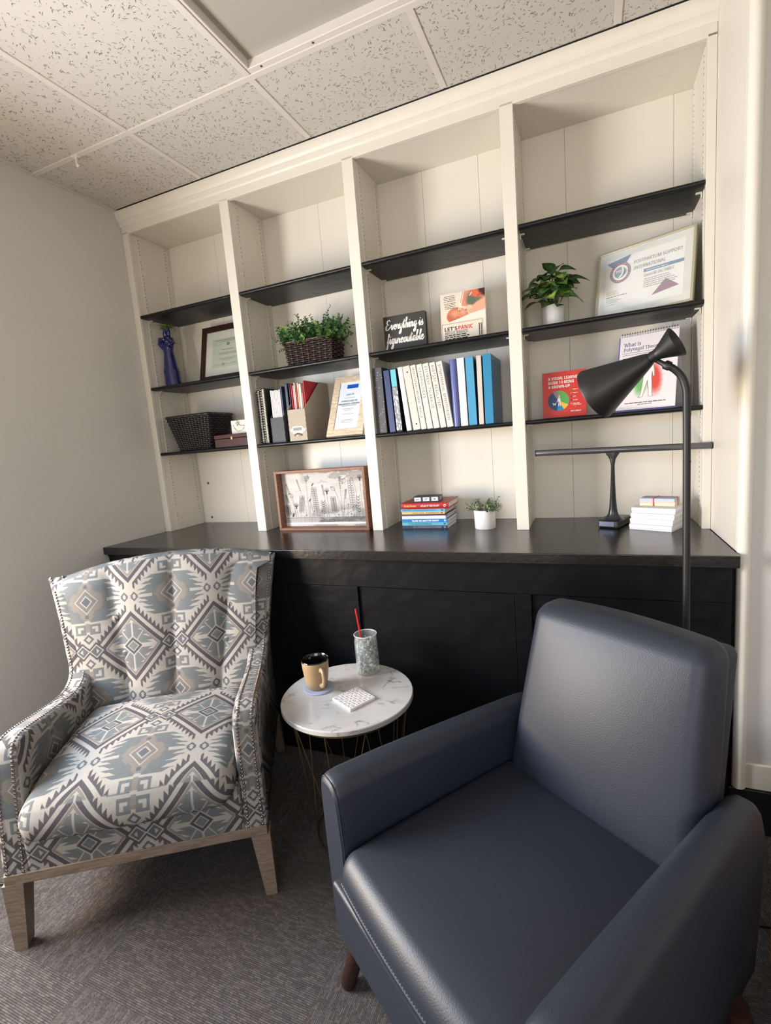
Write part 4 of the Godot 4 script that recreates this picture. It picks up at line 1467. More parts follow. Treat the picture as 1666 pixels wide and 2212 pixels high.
# woven basket: stakes and rows of strands that pass in front of and behind them
func basket(t: Node3D, rim: Vector2, foot: Vector2, h: float, rows: int, per_side: Vector2i, r: float, m: Material) -> void:
	var ring := func(k: float, wave: float, ph: float) -> Array:
		var e := foot.lerp(rim, k)
		var out := []
		var stakes := 2 * (per_side.x + per_side.y)
		var n := stakes * 4
		for i in n:
			var s := float(i) / n * stakes
			var p: Vector2
			var nn: Vector2
			if s < per_side.x: p = Vector2(lerpf(-1, 1, s / per_side.x), 1); nn = Vector2(0, 1)
			elif s < per_side.x + per_side.y: p = Vector2(1, lerpf(1, -1, (s - per_side.x) / per_side.y)); nn = Vector2(1, 0)
			elif s < 2 * per_side.x + per_side.y: p = Vector2(lerpf(1, -1, (s - per_side.x - per_side.y) / per_side.x), -1); nn = Vector2(0, -1)
			else: p = Vector2(-1, lerpf(-1, 1, (s - 2 * per_side.x - per_side.y) / per_side.y)); nn = Vector2(-1, 0)
			var c := Vector2(clampf(p.x * e.x, -e.x + 0.012, e.x - 0.012), clampf(p.y * e.y, -e.y + 0.012, e.y - 0.012))
			var d := p * e - c
			var q := c + d.normalized() * 0.012 if d.length() > 1e-5 else c
			q += nn * wave * cos(PI * s + ph)
			out.append(Vector3(q.x, k * h, q.y))
		return out
	var stakes := 2 * (per_side.x + per_side.y)
	var bot: Array = ring.call(0.0, 0.0, 0.0)
	var top: Array = ring.call(1.0, 0.0, 0.0)
	for i in stakes:
		part(t, "stake", MB.new().tube([bot[i * 4] + Vector3(0, 0.002, 0), top[i * 4]], r * 0.8, 5), m)
	for k in rows:
		part(t, "woven_strand", MB.new().tube(ring.call((k + 0.5) / rows * 0.97, r * 1.15, PI * (k % 2)), r, 6, true, 1.1), m)
	part(t, "rim", MB.new().tube(ring.call(1.0, r * 0.3, 0.0), r * 1.7, 8, true), m)
	part(t, "bottom", MB.new().rbox(Vector3(foot.x * 2 - 0.004, 0.005, foot.y * 2 - 0.004), Vector3(0, 0.0028, 0), 0.002), m)
	# dark lining keeps the weave closed
	var li := MB.new()
	var rw := []
	for k in [0.0, 0.5, 1.0]:
		var row := PackedVector3Array()
		for p in ring.call(k, 0.0, 0.0): row.append(Vector3(p.x * 0.965, p.y * 0.985 + 0.003, p.z * 0.95))
		rw.append(row)
	li.grid(rw, true, false, li.newg())
	li.done(Transform3D(), true)
	part(t, "lining", li, hexm("16110f", 0.9))


const CAPS := {"A": "0,0 .45,1 .95,0|.2,.38 .75,.4", "C": ".9,.85 .5,1 .1,.6 .15,.15 .55,0 .9,.15", "D": "0,0 .02,1 .5,.95 .9,.6 .8,.2 .4,0 0,0", "E": ".85,1 0,1 0,0 .9,0|0,.52 .7,.52", "F": ".85,1 0,1 0,0|0,.5 .7,.5",
	"G": ".9,.85 .5,1 .1,.65 .1,.2 .5,0 .9,.2 .9,.48 .55,.48", "I": ".1,1 .8,1|.45,1 .45,0|.1,0 .8,0", "K": "0,1 0,0|.85,1 .05,.45 .9,0", "L": "0,1 0,0 .8,0", "M": "0,0 .1,1 .45,.4 .8,1 .95,0", "N": "0,0 .05,1 .8,0 .85,1",
	"O": ".45,1 .1,.75 .05,.3 .4,0 .8,.2 .88,.7 .45,1", "P": "0,0 .03,1 .6,.98 .8,.75 .6,.5 0,.45", "R": "0,0 .03,1 .6,.98 .8,.75 .6,.52 0,.48 .85,0", "S": ".8,.9 .4,1 .1,.75 .4,.52 .8,.3 .5,0 .05,.1", "T": "0,1 .95,1|.48,1 .45,0", "U": "0,1 .05,.2 .4,0 .75,.2 .85,1", "V": "0,1 .42,0 .9,1", "/": "0,-.05 .6,1.05"}


# hand-printed capitals as pen strokes; runs along +x of xf from its origin
func hand_caps(mb: MB, text: String, h: float, run: float, pen: float, xf: Transform3D) -> void:
	var n := text.length()
	var adv := run / n
	for i in n:
		var ch := text[i]
		if not CAPS.has(ch): continue
		var w := adv * 0.66
		for stroke in CAPS[ch].split("|"):
			var pts := []
			for q in stroke.split(" "):
				var v: PackedStringArray = q.split(",")
				pts.append(Vector2(i * adv + float(v[0]) * w + rng.randfn(0, 0.0002), (float(v[1]) - 0.5) * h + rng.randfn(0, 0.0003)))
			mb.ribbon(pts, pen, xf)


const SCRIPT := {
	"E": [1.5, "1.15,1.75 .85,2.0 .45,1.85 .3,1.5 .5,1.2 .85,1.1|.85,1.1 .3,.95 .05,.45 .3,.02 .8,.1 1.3,.5"],
	"v": [0.95, "-.1,.45 .15,.95 .3,.8 .35,.2 .5,.0 .75,.45 .8,.95 .85,.75 1.1,.8"],
	"e": [0.85, "-.1,.3 .35,.5 .6,.8 .45,1.0 .2,.8 .15,.35 .35,.0 .6,.08 .9,.45"],
	"r": [0.8, "-.1,.4 .15,1.0 .2,.75 .45,.85 .5,.6 .48,.15 .65,.0 .9,.4"],
	"y": [0.95, "-.05,.8 .1,1.0 .15,.35 .35,.05 .65,.4 .75,.95|.75,.95 .7,0.1 .55,-.8 .3,-1.05 .15,-.8 .4,-.3 1.0,.4"],
	"t": [0.7, "-.1,.3 .3,1.2 .38,1.75|.38,1.75 .25,.4 .35,.02 .75,.4|.0,1.2 .7,1.35"],
	"h": [1.0, "-.1,.3 .3,1.2 .45,1.9 .35,2.05 .25,1.7 .18,.0|.2,.45 .5,.95 .68,.8 .65,.2 .75,.0 1.05,.4"],
	"i": [0.55, "-.1,.4 .2,1.0 .2,.25 .32,.0 .6,.4|.27,1.4 .3,1.46"],
	"n": [1.0, "-.1,.5 .1,.98 .18,.8 .15,.0|.18,.5 .5,.98 .66,.8 .63,.2 .74,.0 1.05,.4"],
	"g": [0.95, ".75,.85 .45,1.0 .15,.65 .2,.1 .45,.05 .75,.7 .8,.95|.8,.95 .75,.0 .6,-.8 .35,-1.05 .2,-.8 .45,-.3 1.0,.4"],
	"s": [0.75, "-.1,.3 .3,.75 .42,1.1|.42,1.1 .4,.7 .58,.35 .45,.02 .15,.05 .05,.2"],
	"f": [0.7, "-.05,.35 .3,1.1 .5,1.75 .42,2.05 .28,1.8 .22,.6 .12,-.5 .0,-1.0 .12,-1.05 .3,-.5 .3,.05 .75,.4"],
	"u": [1.0, "-.1,.5 .12,1.0 .15,.3 .32,.0 .6,.4 .72,1.0|.72,1.0 .68,.25 .8,.0 1.05,.4"],
	"o": [0.9, ".5,1.0 .2,.85 .12,.35 .35,.0 .65,.25 .7,.75 .5,1.0 .6,.7 .98,.75"],
	"a": [1.0, ".7,.85 .45,1.0 .15,.65 .2,.1 .45,.05 .7,.6 .75,.95|.75,.95 .7,.25 .82,.0 1.05,.4"],
	"b": [0.9, "-.1,.3 .3,1.2 .42,1.9 .32,2.05 .22,1.7 .18,.4 .3,.0 .6,.15 .68,.6 .55,.8 .98,.72"],
	"l": [0.55, "-.1,.3 .3,1.2 .42,1.9 .32,2.05 .22,1.7 .2,.3 .32,.0 .62,.4"], " ": [0.6, ""]}


func brush_script(mb: MB, text: String, xh: float, w: float, xf: Transform3D) -> void:
	var total := 0.0
	for ch in text: total += SCRIPT[ch][0]
	var sx := w / total
	var x := 0.0
	for ch in text:
		for stroke in String(SCRIPT[ch][1]).split("|", false):
			var pts := []
			for q in stroke.split(" "):
				var v: PackedStringArray = q.split(",")
				var yy := float(v[1]) * xh
				pts.append(Vector2((x + float(v[0])) * sx + yy * 0.16, yy))
			if pts.size() > 2: pts = smooth(pts, 5)
			mb.ribbon(pts, func(t: float, d: Vector2) -> float: return xh * (0.135 + 0.155 * absf(d.y)) * (0.6 + 0.4 * sin(PI * clampf(t, 0.08, 0.92))), xf)
		x += SCRIPT[ch][0]


# ---------------------------------------------------------------- leftmost bay
func bay_one() -> void:
	# blue vase in the shape of a raised forearm and hand
	var vp := Vector3(-1.795, 1.76, -0.115)
	var caps := [[Vector3(0, -0.01, 0), Vector3(-0.004, 0.09, 0), 0.047, 0.041], [Vector3(-0.004, 0.09, 0), Vector3(-0.006, 0.205, 0), 0.041, 0.0255], [Vector3(-0.006, 0.205, 0), Vector3(-0.005, 0.235, 0.0), 0.0255, 0.029],
		[Vector3(-0.020, 0.238, -0.002), Vector3(-0.016, 0.268, -0.002), 0.021, 0.017], [Vector3(0.004, 0.236, -0.002), Vector3(0.016, 0.262, -0.002), 0.023, 0.019],
		[Vector3(-0.017, 0.268, -0.004), Vector3(-0.016, 0.302, 0.0), 0.0115, 0.010], [Vector3(-0.016, 0.302, 0.0), Vector3(-0.012, 0.333, 0.003), 0.010, 0.0078],
		[Vector3(0.004, 0.270, -0.004), Vector3(0.012, 0.305, 0.0), 0.0118, 0.010], [Vector3(0.012, 0.305, 0.0), Vector3(0.014, 0.334, 0.003), 0.010, 0.0078],
		[Vector3(0.022, 0.262, 0.0), Vector3(0.026, 0.272, 0.020), 0.0118, 0.0112], [Vector3(0.026, 0.272, 0.020), Vector3(0.022, 0.250, 0.033), 0.0110, 0.0100], [Vector3(0.022, 0.250, 0.033), Vector3(0.016, 0.236, 0.028), 0.010, 0.009],
		[Vector3(0.034, 0.248, -0.002), Vector3(0.040, 0.256, 0.016), 0.0108, 0.0102], [Vector3(0.040, 0.256, 0.016), Vector3(0.036, 0.236, 0.027), 0.0100, 0.0092], [Vector3(0.036, 0.236, 0.027), Vector3(0.028, 0.226, 0.022), 0.0092, 0.0085],
		[Vector3(-0.026, 0.222, 0.008), Vector3(-0.038, 0.246, 0.022), 0.0145, 0.0120], [Vector3(-0.038, 0.246, 0.022), Vector3(-0.020, 0.264, 0.036), 0.0118, 0.0105], [Vector3(-0.020, 0.264, 0.036), Vector3(0.006, 0.264, 0.038), 0.0105, 0.0085]]
	var vm := mat(Color(0.115, 0.125, 0.36), 0.14, 0.0, 0.6)
	solo("hand_vase", blob(caps, 0.0042, Vector3(-0.062, -0.006, -0.062), Vector3(0.066, 0.348, 0.064), 0.007, 0.0), vm, "dark blue glossy vase shaped like a raised forearm and hand", "vase", vp)
	var gr := MB.new()
	for k in 150:
		var p := vp + Vector3(rng.randf_range(-0.008, 0.008), 0.325, rng.randf_range(-0.008, 0.004))
		var a := rng.randf() * TAU
		var d := Vector3(cos(a) * 1.1 + 0.25, rng.randf_range(0.2, 0.8), sin(a) * 0.6).normalized()
		var l := rng.randf_range(0.03, 0.072)
		var sd := d.cross(Vector3.UP).normalized() * rng.randf_range(0.0012, 0.0028)
		var tip := p + d * l + Vector3(0, -0.35 * l, 0)
		tip.y = minf(tip.y, 2.126)
		var mid := p + d * l * 0.55 + Vector3(0, 0.05 * l, 0)
		mid.y = minf(mid.y, 2.127)
		gr.col = Color(0.62, 0.63, 0.24).lerp(Color(0.36, 0.44, 0.14), rng.randf()).srgb_to_linear()
		gr.quad(p - sd, mid - sd, mid + sd, p + sd, -1)
		gr.tri(mid - sd, tip, mid + sd, -1)
	gr.mark = gr.V.size()
	var go := solo("dried_grass", gr, M.leaf, "tuft of yellow green dried grass held by the blue hand vase", "dried grass")
	go.set_meta("kind", "stuff")
	# dark framed certificate leaning on the back
	var ct := thing("certificate_frame", "certificate on sage paper in a dark brown frame, leaning in the leftmost bay", "framed certificate", Vector3(-1.4365, 1.7650, -0.135))
	ct.rotation.x = -deg_to_rad(14)
	framed(ct, 0.378, 0.322, 0.034, 0.018, M.wood_dark, 0.044, hexm("c9c5b8", 0.9), hexm("aab09c", 0.8), true)
	var d := MB.new()
	dashes(d, -0.09, 0.232, 0.18, 1, 0.008, 0.0034, -0.0054, true)
	dashes(d, -0.05, 0.224, 0.10, 1, 0.008, 0.0026, -0.0054, true)
	for q in [[0.176, 0.10, 0.003], [0.158, 0.17, 0.0026], [0.150, 0.12, 0.0034], [0.128, 0.16, 0.002], [0.122, 0.16, 0.002], [0.116, 0.10, 0.002], [0.093, 0.15, 0.0014]]:
		dashes(d, -q[1] / 2, q[0], q[1], 1, 0.01, q[2], -0.0054, true)
	part(ct, "printed_lines", d, M.ink)
	var sl := MB.new()
	sl.ribbon(arc2(Vector2(-0.03, 0.094), 0.0095, 0, TAU, 28), 0.0016, xf_at(Vector3(0, 0, -0.0053)))
	sl.ribbon(arc2(Vector2(-0.03, 0.094), 0.004, 0, TAU, 18), 0.003, xf_at(Vector3(0, 0, -0.0053)))
	sl.ribbon(smooth([Vector2(-0.002, 0.203), Vector2(-0.008, 0.208), Vector2(-0.003, 0.214), Vector2(0.004, 0.212), Vector2(0.007, 0.206), Vector2(0.001, 0.2015)], 4), 0.006, xf_at(Vector3(0, 0, -0.0053)))
	for s in 2:
		var pts := []
		for i in 14: pts.append(Vector2(-0.094 + 0.118 * s + i * 0.0026, 0.097 + rng.randf_range(-0.003, 0.004)))
		sl.ribbon(pts, 0.0009, xf_at(Vector3(0, 0, -0.0053)))
	part(ct, "seal_and_signatures", sl, M.ink)
	# flared dark basket
	var bk := thing("dark_basket", "dark woven flared basket on the lowest shelf of the leftmost bay", "basket", Vector3(-1.652, 1.397, -0.128))
	basket(bk, Vector2(0.152, 0.100), Vector2(0.108, 0.066), 0.188, 18, Vector2i(13, 9), 0.0050, M.wicker_dark)
	# red-brown box with a clasp, and a small plaque on it
	var bx := thing("wooden_box", "dark red brown wooden box with a small brass clasp, beside the dark basket", "box", Vector3(-1.361, 1.396, -0.066))
	part(bx, "body", MB.new().rbox(Vector3(0.218, 0.045, 0.092), Vector3(0, 0.0225, 0), 0.002), M.wood_box)
	part(bx, "lid", MB.new().rbox(Vector3(0.220, 0.021, 0.094), Vector3(0, 0.0565, 0), 0.003), M.wood_box)
	part(bx, "clasp", MB.new().rbox(Vector3(0.011, 0.017, 0.004), Vector3(0.008, 0.046, 0.0475), 0.0018), mat(Color(0.80, 0.62, 0.38), 0.3, 0.8))
	var pl := thing("small_plaque", "small white plaque with a silver bowl and flower ornament, on the red brown box", "plaque", Vector3(-1.322, 1.463, -0.062))
	part(pl, "block", MB.new().rbox(Vector3(0.118, 0.071, 0.018), Vector3(0, 0.0355, -0.009), 0.0015), mat(Color(0.84, 0.825, 0.79), 0.6))
	var wr := MB.new()
	var bowl := smooth([Vector3(-0.044, 0.046, 0.001), Vector3(-0.036, 0.030, 0.002), Vector3(-0.022, 0.016, 0.002), Vector3(-0.004, 0.014, 0.002), Vector3(0.014, 0.018, 0.002), Vector3(0.024, 0.030, 0.002), Vector3(0.026, 0.044, 0.001)], 4)
	wr.tube(bowl, 0.0010, 6)
	wr.tube(smooth([Vector3(0.024, 0.042, 0.002), Vector3(0.008, 0.042, 0.002), Vector3(-0.004, 0.050, 0.002)], 4), 0.0009, 6)
	for k in 5:
		var a := TAU * k / 5 + 0.5
		var pt := []
		for i in 10:
			var q := TAU * i / 10
			pt.append(Vector3(-0.012, 0.054, 0.0015) + Vector3(cos(a) * 0.0085, sin(a) * 0.0085, 0) + Vector3(cos(a) * cos(q) * 0.006 - sin(a) * sin(q) * 0.003, sin(a) * cos(q) * 0.006 + cos(a) * sin(q) * 0.003, 0))
		wr.tube(pt, 0.0008, 5, true)
	part(pl, "wire_ornament", wr, mat(Color(0.42, 0.42, 0.42), 0.3, 0.8))
	for p in [Vector2(-0.040, 0.038), Vector2(-0.024, 0.016), Vector2(0.014, 0.019), Vector2(0.025, 0.034), Vector2(-0.012, 0.054)]:
		part(pl, "stud", MB.new().lathe([Vector2(0.0034, -0.001), Vector2(0.0026, 0.0018), Vector2(0.0, 0.003)], 10, Transform3D(Basis(Vector3.RIGHT, PI / 2), Vector3(p.x, p.y, 0.001))), mat(Color(0.93, 0.90, 0.82), 0.15, 0.5))


# ---------------------------------------------------------------- second bay
func bay_two() -> void:
	var pk := thing("wicker_planter", "brown woven rectangular planter basket on the middle shelf of the second bay", "basket", Vector3(-0.840, 1.7605, -0.095))
	basket(pk, Vector2(0.134, 0.066), Vector2(0.124, 0.060), 0.113, 11, Vector2i(8, 4), 0.0046, M.wicker)
	# boxwood greenery
	var gp := thing("boxwood_greenery", "dense green small-leaved greenery spilling from the wicker planter", "plant", Vector3(-0.840, 1.85, -0.095), 0, "", true)
	var st := MB.new()
	var lf := MB.new()
	var leaf := leaf_mesh(1.0, 0.36, 0.15, 3)
	var cols := [Color(0.05, 0.13, 0.055), Color(0.07, 0.18, 0.06), Color(0.10, 0.24, 0.07), Color(0.16, 0.30, 0.08), Color(0.045, 0.11, 0.06), Color(0.06, 0.15, 0.07)]
	var cols2 := [Color(0.30, 0.42, 0.08), Color(0.22, 0.36, 0.08), Color(0.10, 0.24, 0.07)]
	for k in 230:
		var u := rng.randf_range(-1, 1)
		var w := rng.randf_range(-1, 1)
		var b := Vector3(-0.840 + u * 0.118, 1.852, -0.095 + w * 0.052)
		var dir := Vector3(u * 0.75 + rng.randfn(0, 0.25), rng.randf_range(0.45, 1.0), w * 0.45 + 0.12 + rng.randfn(0, 0.2))
		sprig(st, lf, b, dir, rng.randf_range(0.065, 0.14), leaf, 0.0225, cols2 if k % 6 == 0 else cols)
	for q in [[-0.870, 0.05, 0.17], [-0.825, 0.02, 0.175], [-0.795, 0.12, 0.185], [-0.770, 0.10, 0.165], [-0.735, 0.35, 0.14], [-0.90, -0.2, 0.165], [-0.72, 0.55, 0.14], [-0.925, -0.35, 0.15]]:
		sprig(st, lf, Vector3(q[0], 1.855, -0.10), Vector3(q[1], 1, -0.05), q[2], leaf, 0.0165, cols)
	for q in [[-0.945, -1.0, 0.10, 0.0], [-0.948, -1.0, 0.09, 0.4], [-0.735, 1.0, 0.13, 0.1], [-0.735, 1.0, 0.12, 0.45], [-0.73, 1.0, 0.12, -0.25], [-0.76, 0.5, 0.10, 0.6]]:
		sprig(st, lf, Vector3(q[0], 1.868, -0.075), Vector3(q[1], q[3], 0.12), q[2], leaf, 0.016, cols)
	part(gp, "stems", st, hexm("2c3a1a", 0.7), "stuff")
	part(gp, "foliage", lf, M.leaf, "stuff")
	# two comb-bound notebooks
	for q in [[-1.1655, 0.274, "141414", "notebook with a black wire coil, against the left side of the second bay"], [-1.1365, 0.281, "cfc6b4", "black covered notebook with a pale metal coil, second from the left of its shelf"]]:
		var nb := thing("spiral_notebook", "black " + q[3] if q[2] == "141414" else q[3], "notebook", Vector3(q[0], 1.396, -0.14), 0, "spiral notebooks on the file shelf")
		for s in [-1.0, 1.0]:
			part(nb, "cover", MB.new().rbox(Vector3(0.0018, q[1], 0.215), Vector3(s * 0.008, q[1] / 2, -0.005), 0.0006), hexm("17181b", 0.35))
		part(nb, "pages", MB.new().rbox(Vector3(0.0135, q[1] - 0.008, 0.208), Vector3(0, q[1] / 2, -0.006), 0.001), M.paper)
		var hl := []
		var turns := int(q[1] / 0.0086)
		for i in turns * 12:
			var a := TAU * i / 12.0
			hl.append(Vector3(cos(a) * 0.0115, 0.006 + (q[1] - 0.012) * i / (turns * 12.0), 0.104 + sin(a) * 0.0125))
		part(nb, "wire_coil", MB.new().tube(hl, 0.0015, 5), hexm(q[2], 0.3, 0.4))
	# grey magazine file with a block of white papers
	magazine_file("grey_magazine_file", "dark grey magazine file packed with white booklets, left of the beige file", Vector3(-1.063, 1.396, -0.033), 0.080, 0.126, 0.27, 0.23, mat(Color(0.24, 0.26, 0.28), 0.6))
	for k in 7:
		solo("white_booklet", MB.new().rbox(Vector3(0.0076, 0.262 - 0.003 * (k % 3), 0.205), Vector3.ZERO, 0.0012), mat(Color(0.86 - 0.05 * (k % 2), 0.83 - 0.05 * (k % 2), 0.82), 0.7), "white booklet standing in the dark grey magazine file", "booklet", Vector3(-1.093 + 0.0087 * k, 1.400 + 0.1305, -0.15), 0, "white booklets in the dark grey magazine file")
	for q in [[-1.0295, 0.278, Color(0.17, 0.24, 0.33), "blue grey folder standing at the right end of the dark grey magazine file", 0.006, -0.155], [-1.006, 0.290, Color(0.075, 0.105, 0.16), "navy folder standing between the grey and beige magazine files", 0.016, -0.165]]:
		solo("folder", MB.new().rbox(Vector3(q[4], q[1], 0.215), Vector3.ZERO, 0.0015), mat(q[2], 0.4), q[3], "folder", Vector3(q[0], 1.398 + q[1] / 2, q[5]))
	# beige magazine file, its label holder, and folders in it
	var mf := magazine_file("beige_magazine_file", "beige cardboard magazine file with a metal label holder, middle of the shelf", Vector3(-0.935, 1.396, -0.017), 0.103, 0.155, 0.292, 0.25, mat(Color(0.66, 0.615, 0.555), 0.75))
	var hp := PackedVector2Array()
	for p in [[-0.030, 0.012], [-0.030, -0.012], [-0.024, -0.016], [-0.018, -0.014], [-0.016, -0.020], [0.016, -0.020], [0.018, -0.014], [0.024, -0.016], [0.030, -0.012], [0.030, 0.012], [0.024, 0.019], [-0.024, 0.019]]:
		hp.append(Vector2(p[0], p[1]))
	var fr := MB.new().prism(hp, 0.0, 0.0016)
	for s in [-1.0, 1.0]: fr.lathe([Vector2(0.0065, 0.0), Vector2(0.0065, 0.0016), Vector2(0.0, 0.0018)], 14, Transform3D(Basis(Vector3.RIGHT, PI / 2), Vector3(s * 0.036, 0.002, 0)))
	var hd := part(mf, "label_holder", fr, mat(Color(0.88, 0.87, 0.84), 0.3, 0.6))
	hd.position = Vector3(0.0, 0.052, 0.0005)
	var card := part(hd, "card", MB.new().rbox(Vector3(0.052, 0.018, 0.0008), Vector3(0, 0.006, 0.0018), 0.0003), mat(Color(0.56, 0.55, 0.53), 0.8))
	card.position = Vector3.ZERO
	var cup := MB.new()
	var cr := []
	for i in 7:
		var a := PI / 2 * i / 6
		var row := PackedVector3Array()
		for j in 13:
			var b := PI * j / 12
			row.append(Vector3(cos(b) * 0.024 * cos(a), -0.028 + sin(b) * 0.017 * cos(a), 0.001 + 0.010 * sin(a)))
		cr.append(row)
	cup.grid(cr, false, false, cup.newg())
	cup.done()
	part(hd, "cup_pull", cup, mat(Color(0.62, 0.57, 0.50), 0.3, 0.7))
	var fl := [[-0.979, Color(0.30, 0.20, 0.33), 0.284, 0.004], [-0.968, Color(0.66, 0.13, 0.16), 0.280, 0.006], [-0.957, Color(0.93, 0.76, 0.76), 0.272, 0.004], [-0.949, Color(0.83, 0.81, 0.78), 0.284, 0.006], [-0.938, Color(0.80, 0.30, 0.26), 0.262, 0.003], [-0.930, Color(0.90, 0.80, 0.66), 0.282, 0.005], [-0.918, Color(0.94, 0.93, 0.94), 0.276, 0.010], [-0.906, Color(0.86, 0.60, 0.55), 0.230, 0.003], [-0.8945, Color(0.70, 0.12, 0.16), 0.289, 0.005]]
	var fn := ["purple", "dark red", "pale pink", "light grey", "coral", "manila", "white", "salmon", "bright red"]
	for i in fl.size():
		var q = fl[i]
		solo("paper_folder", MB.new().rbox(Vector3(q[3], q[2], 0.20), Vector3.ZERO, 0.0012), mat(q[1], 0.55), fn[i] + " folder standing in the beige magazine file", "folder", Vector3(q[0], 1.399 + q[2] / 2, -0.146), 0, "folders in the beige magazine file")
	# pale framed certificate
	var c2 := thing("certificate_frame", "certificate with a blue banner in a pale wood frame, right end of the file shelf", "framed certificate", Vector3(-0.688, 1.4038, -0.030))
	c2.rotation.x = -deg_to_rad(28)
	framed(c2, 0.198, 0.332, 0.036, 0.016, M.wood_pale, 0.0, M.paper, mat(Color(0.84, 0.87, 0.93), 0.5), false, 0.004)
	var px := func(x: float, y: float) -> Transform3D: return xf_at(Vector3(x, y, -0.0032))
	part(c2, "blue_banner", MB.new().rbox(Vector3(0.062, 0.022, 0.0006), Vector3(0.008, 0.272, -0.0036), 0.0002), mat(Color(0.08, 0.33, 0.70), 0.5))
	letters(c2, "Laura Ott", 0.042, 0.011, px.call(0, 0.228), M.ink, "Droid Serif", false, 0.3)
	letters(c2, "CONSULTANT IN", 0.088, 0.0085, px.call(0, 0.190), M.ink, "Droid Serif", true)
	letters(c2, "PROGRESSIVE COUNTING", 0.118, 0.0085, px.call(0, 0.174), M.ink, "Droid Serif", true)
	var pd := MB.new()
	for q in [[0.207, 0.085], [0.163, 0.10], [0.146, 0.078], [0.138, 0.04], [0.117, 0.084], [0.084, 0.075], [0.077, 0.088], [0.070, 0.08]]:
		dashes(pd, -q[1] / 2, q[0], q[1], 1, 0.01, 0.0018 if q[0] != 0.163 else 0.003, -0.0033, true)
	part(c2, "printed_lines", pd, M.ink_grey)
	# shadow box with inked wild flowers
	var sb := thing("shadow_box_picture", "brown wooden shadow box with an ink drawing of wild flowers", "picture", Vector3(-0.8435, CT, -0.004))
	framed(sb, 0.517, 0.310, 0.0145, 0.056, M.wood_brown, 0.0, M.paper, flower_print(), false, 0.049)


func magazine_file(called: String, label: String, at: Vector3, w: float, lip: float, h: float, d: float, m: Material) -> Node3D:
	var t := thing(called, label, "magazine file", at)
	var side := PackedVector2Array([Vector2(0, 0), Vector2(0, lip), Vector2(-d * 0.66, h), Vector2(-d, h), Vector2(-d, 0)])
	for s in [-1.0, 1.0]:
		var b := Basis(Vector3(0, 0, 1), Vector3(0, 1, 0), Vector3(-1, 0, 0))
		part(t, "side", MB.new().prism(side, -0.0012, 0.0012, Transform3D(b, Vector3(s * (w / 2 - 0.0013), 0, 0))), m)
	part(t, "front", MB.new().rbox(Vector3(w, lip, 0.0024), Vector3(0, lip / 2, -0.0012), 0.0008), m)
	part(t, "back", MB.new().rbox(Vector3(w, h, 0.0024), Vector3(0, h / 2, -d + 0.0012), 0.0008), m)
	part(t, "base", MB.new().rbox(Vector3(w - 0.002, 0.0024, d - 0.004), Vector3(0, 0.0013, -d / 2), 0.0006), m)
	return t


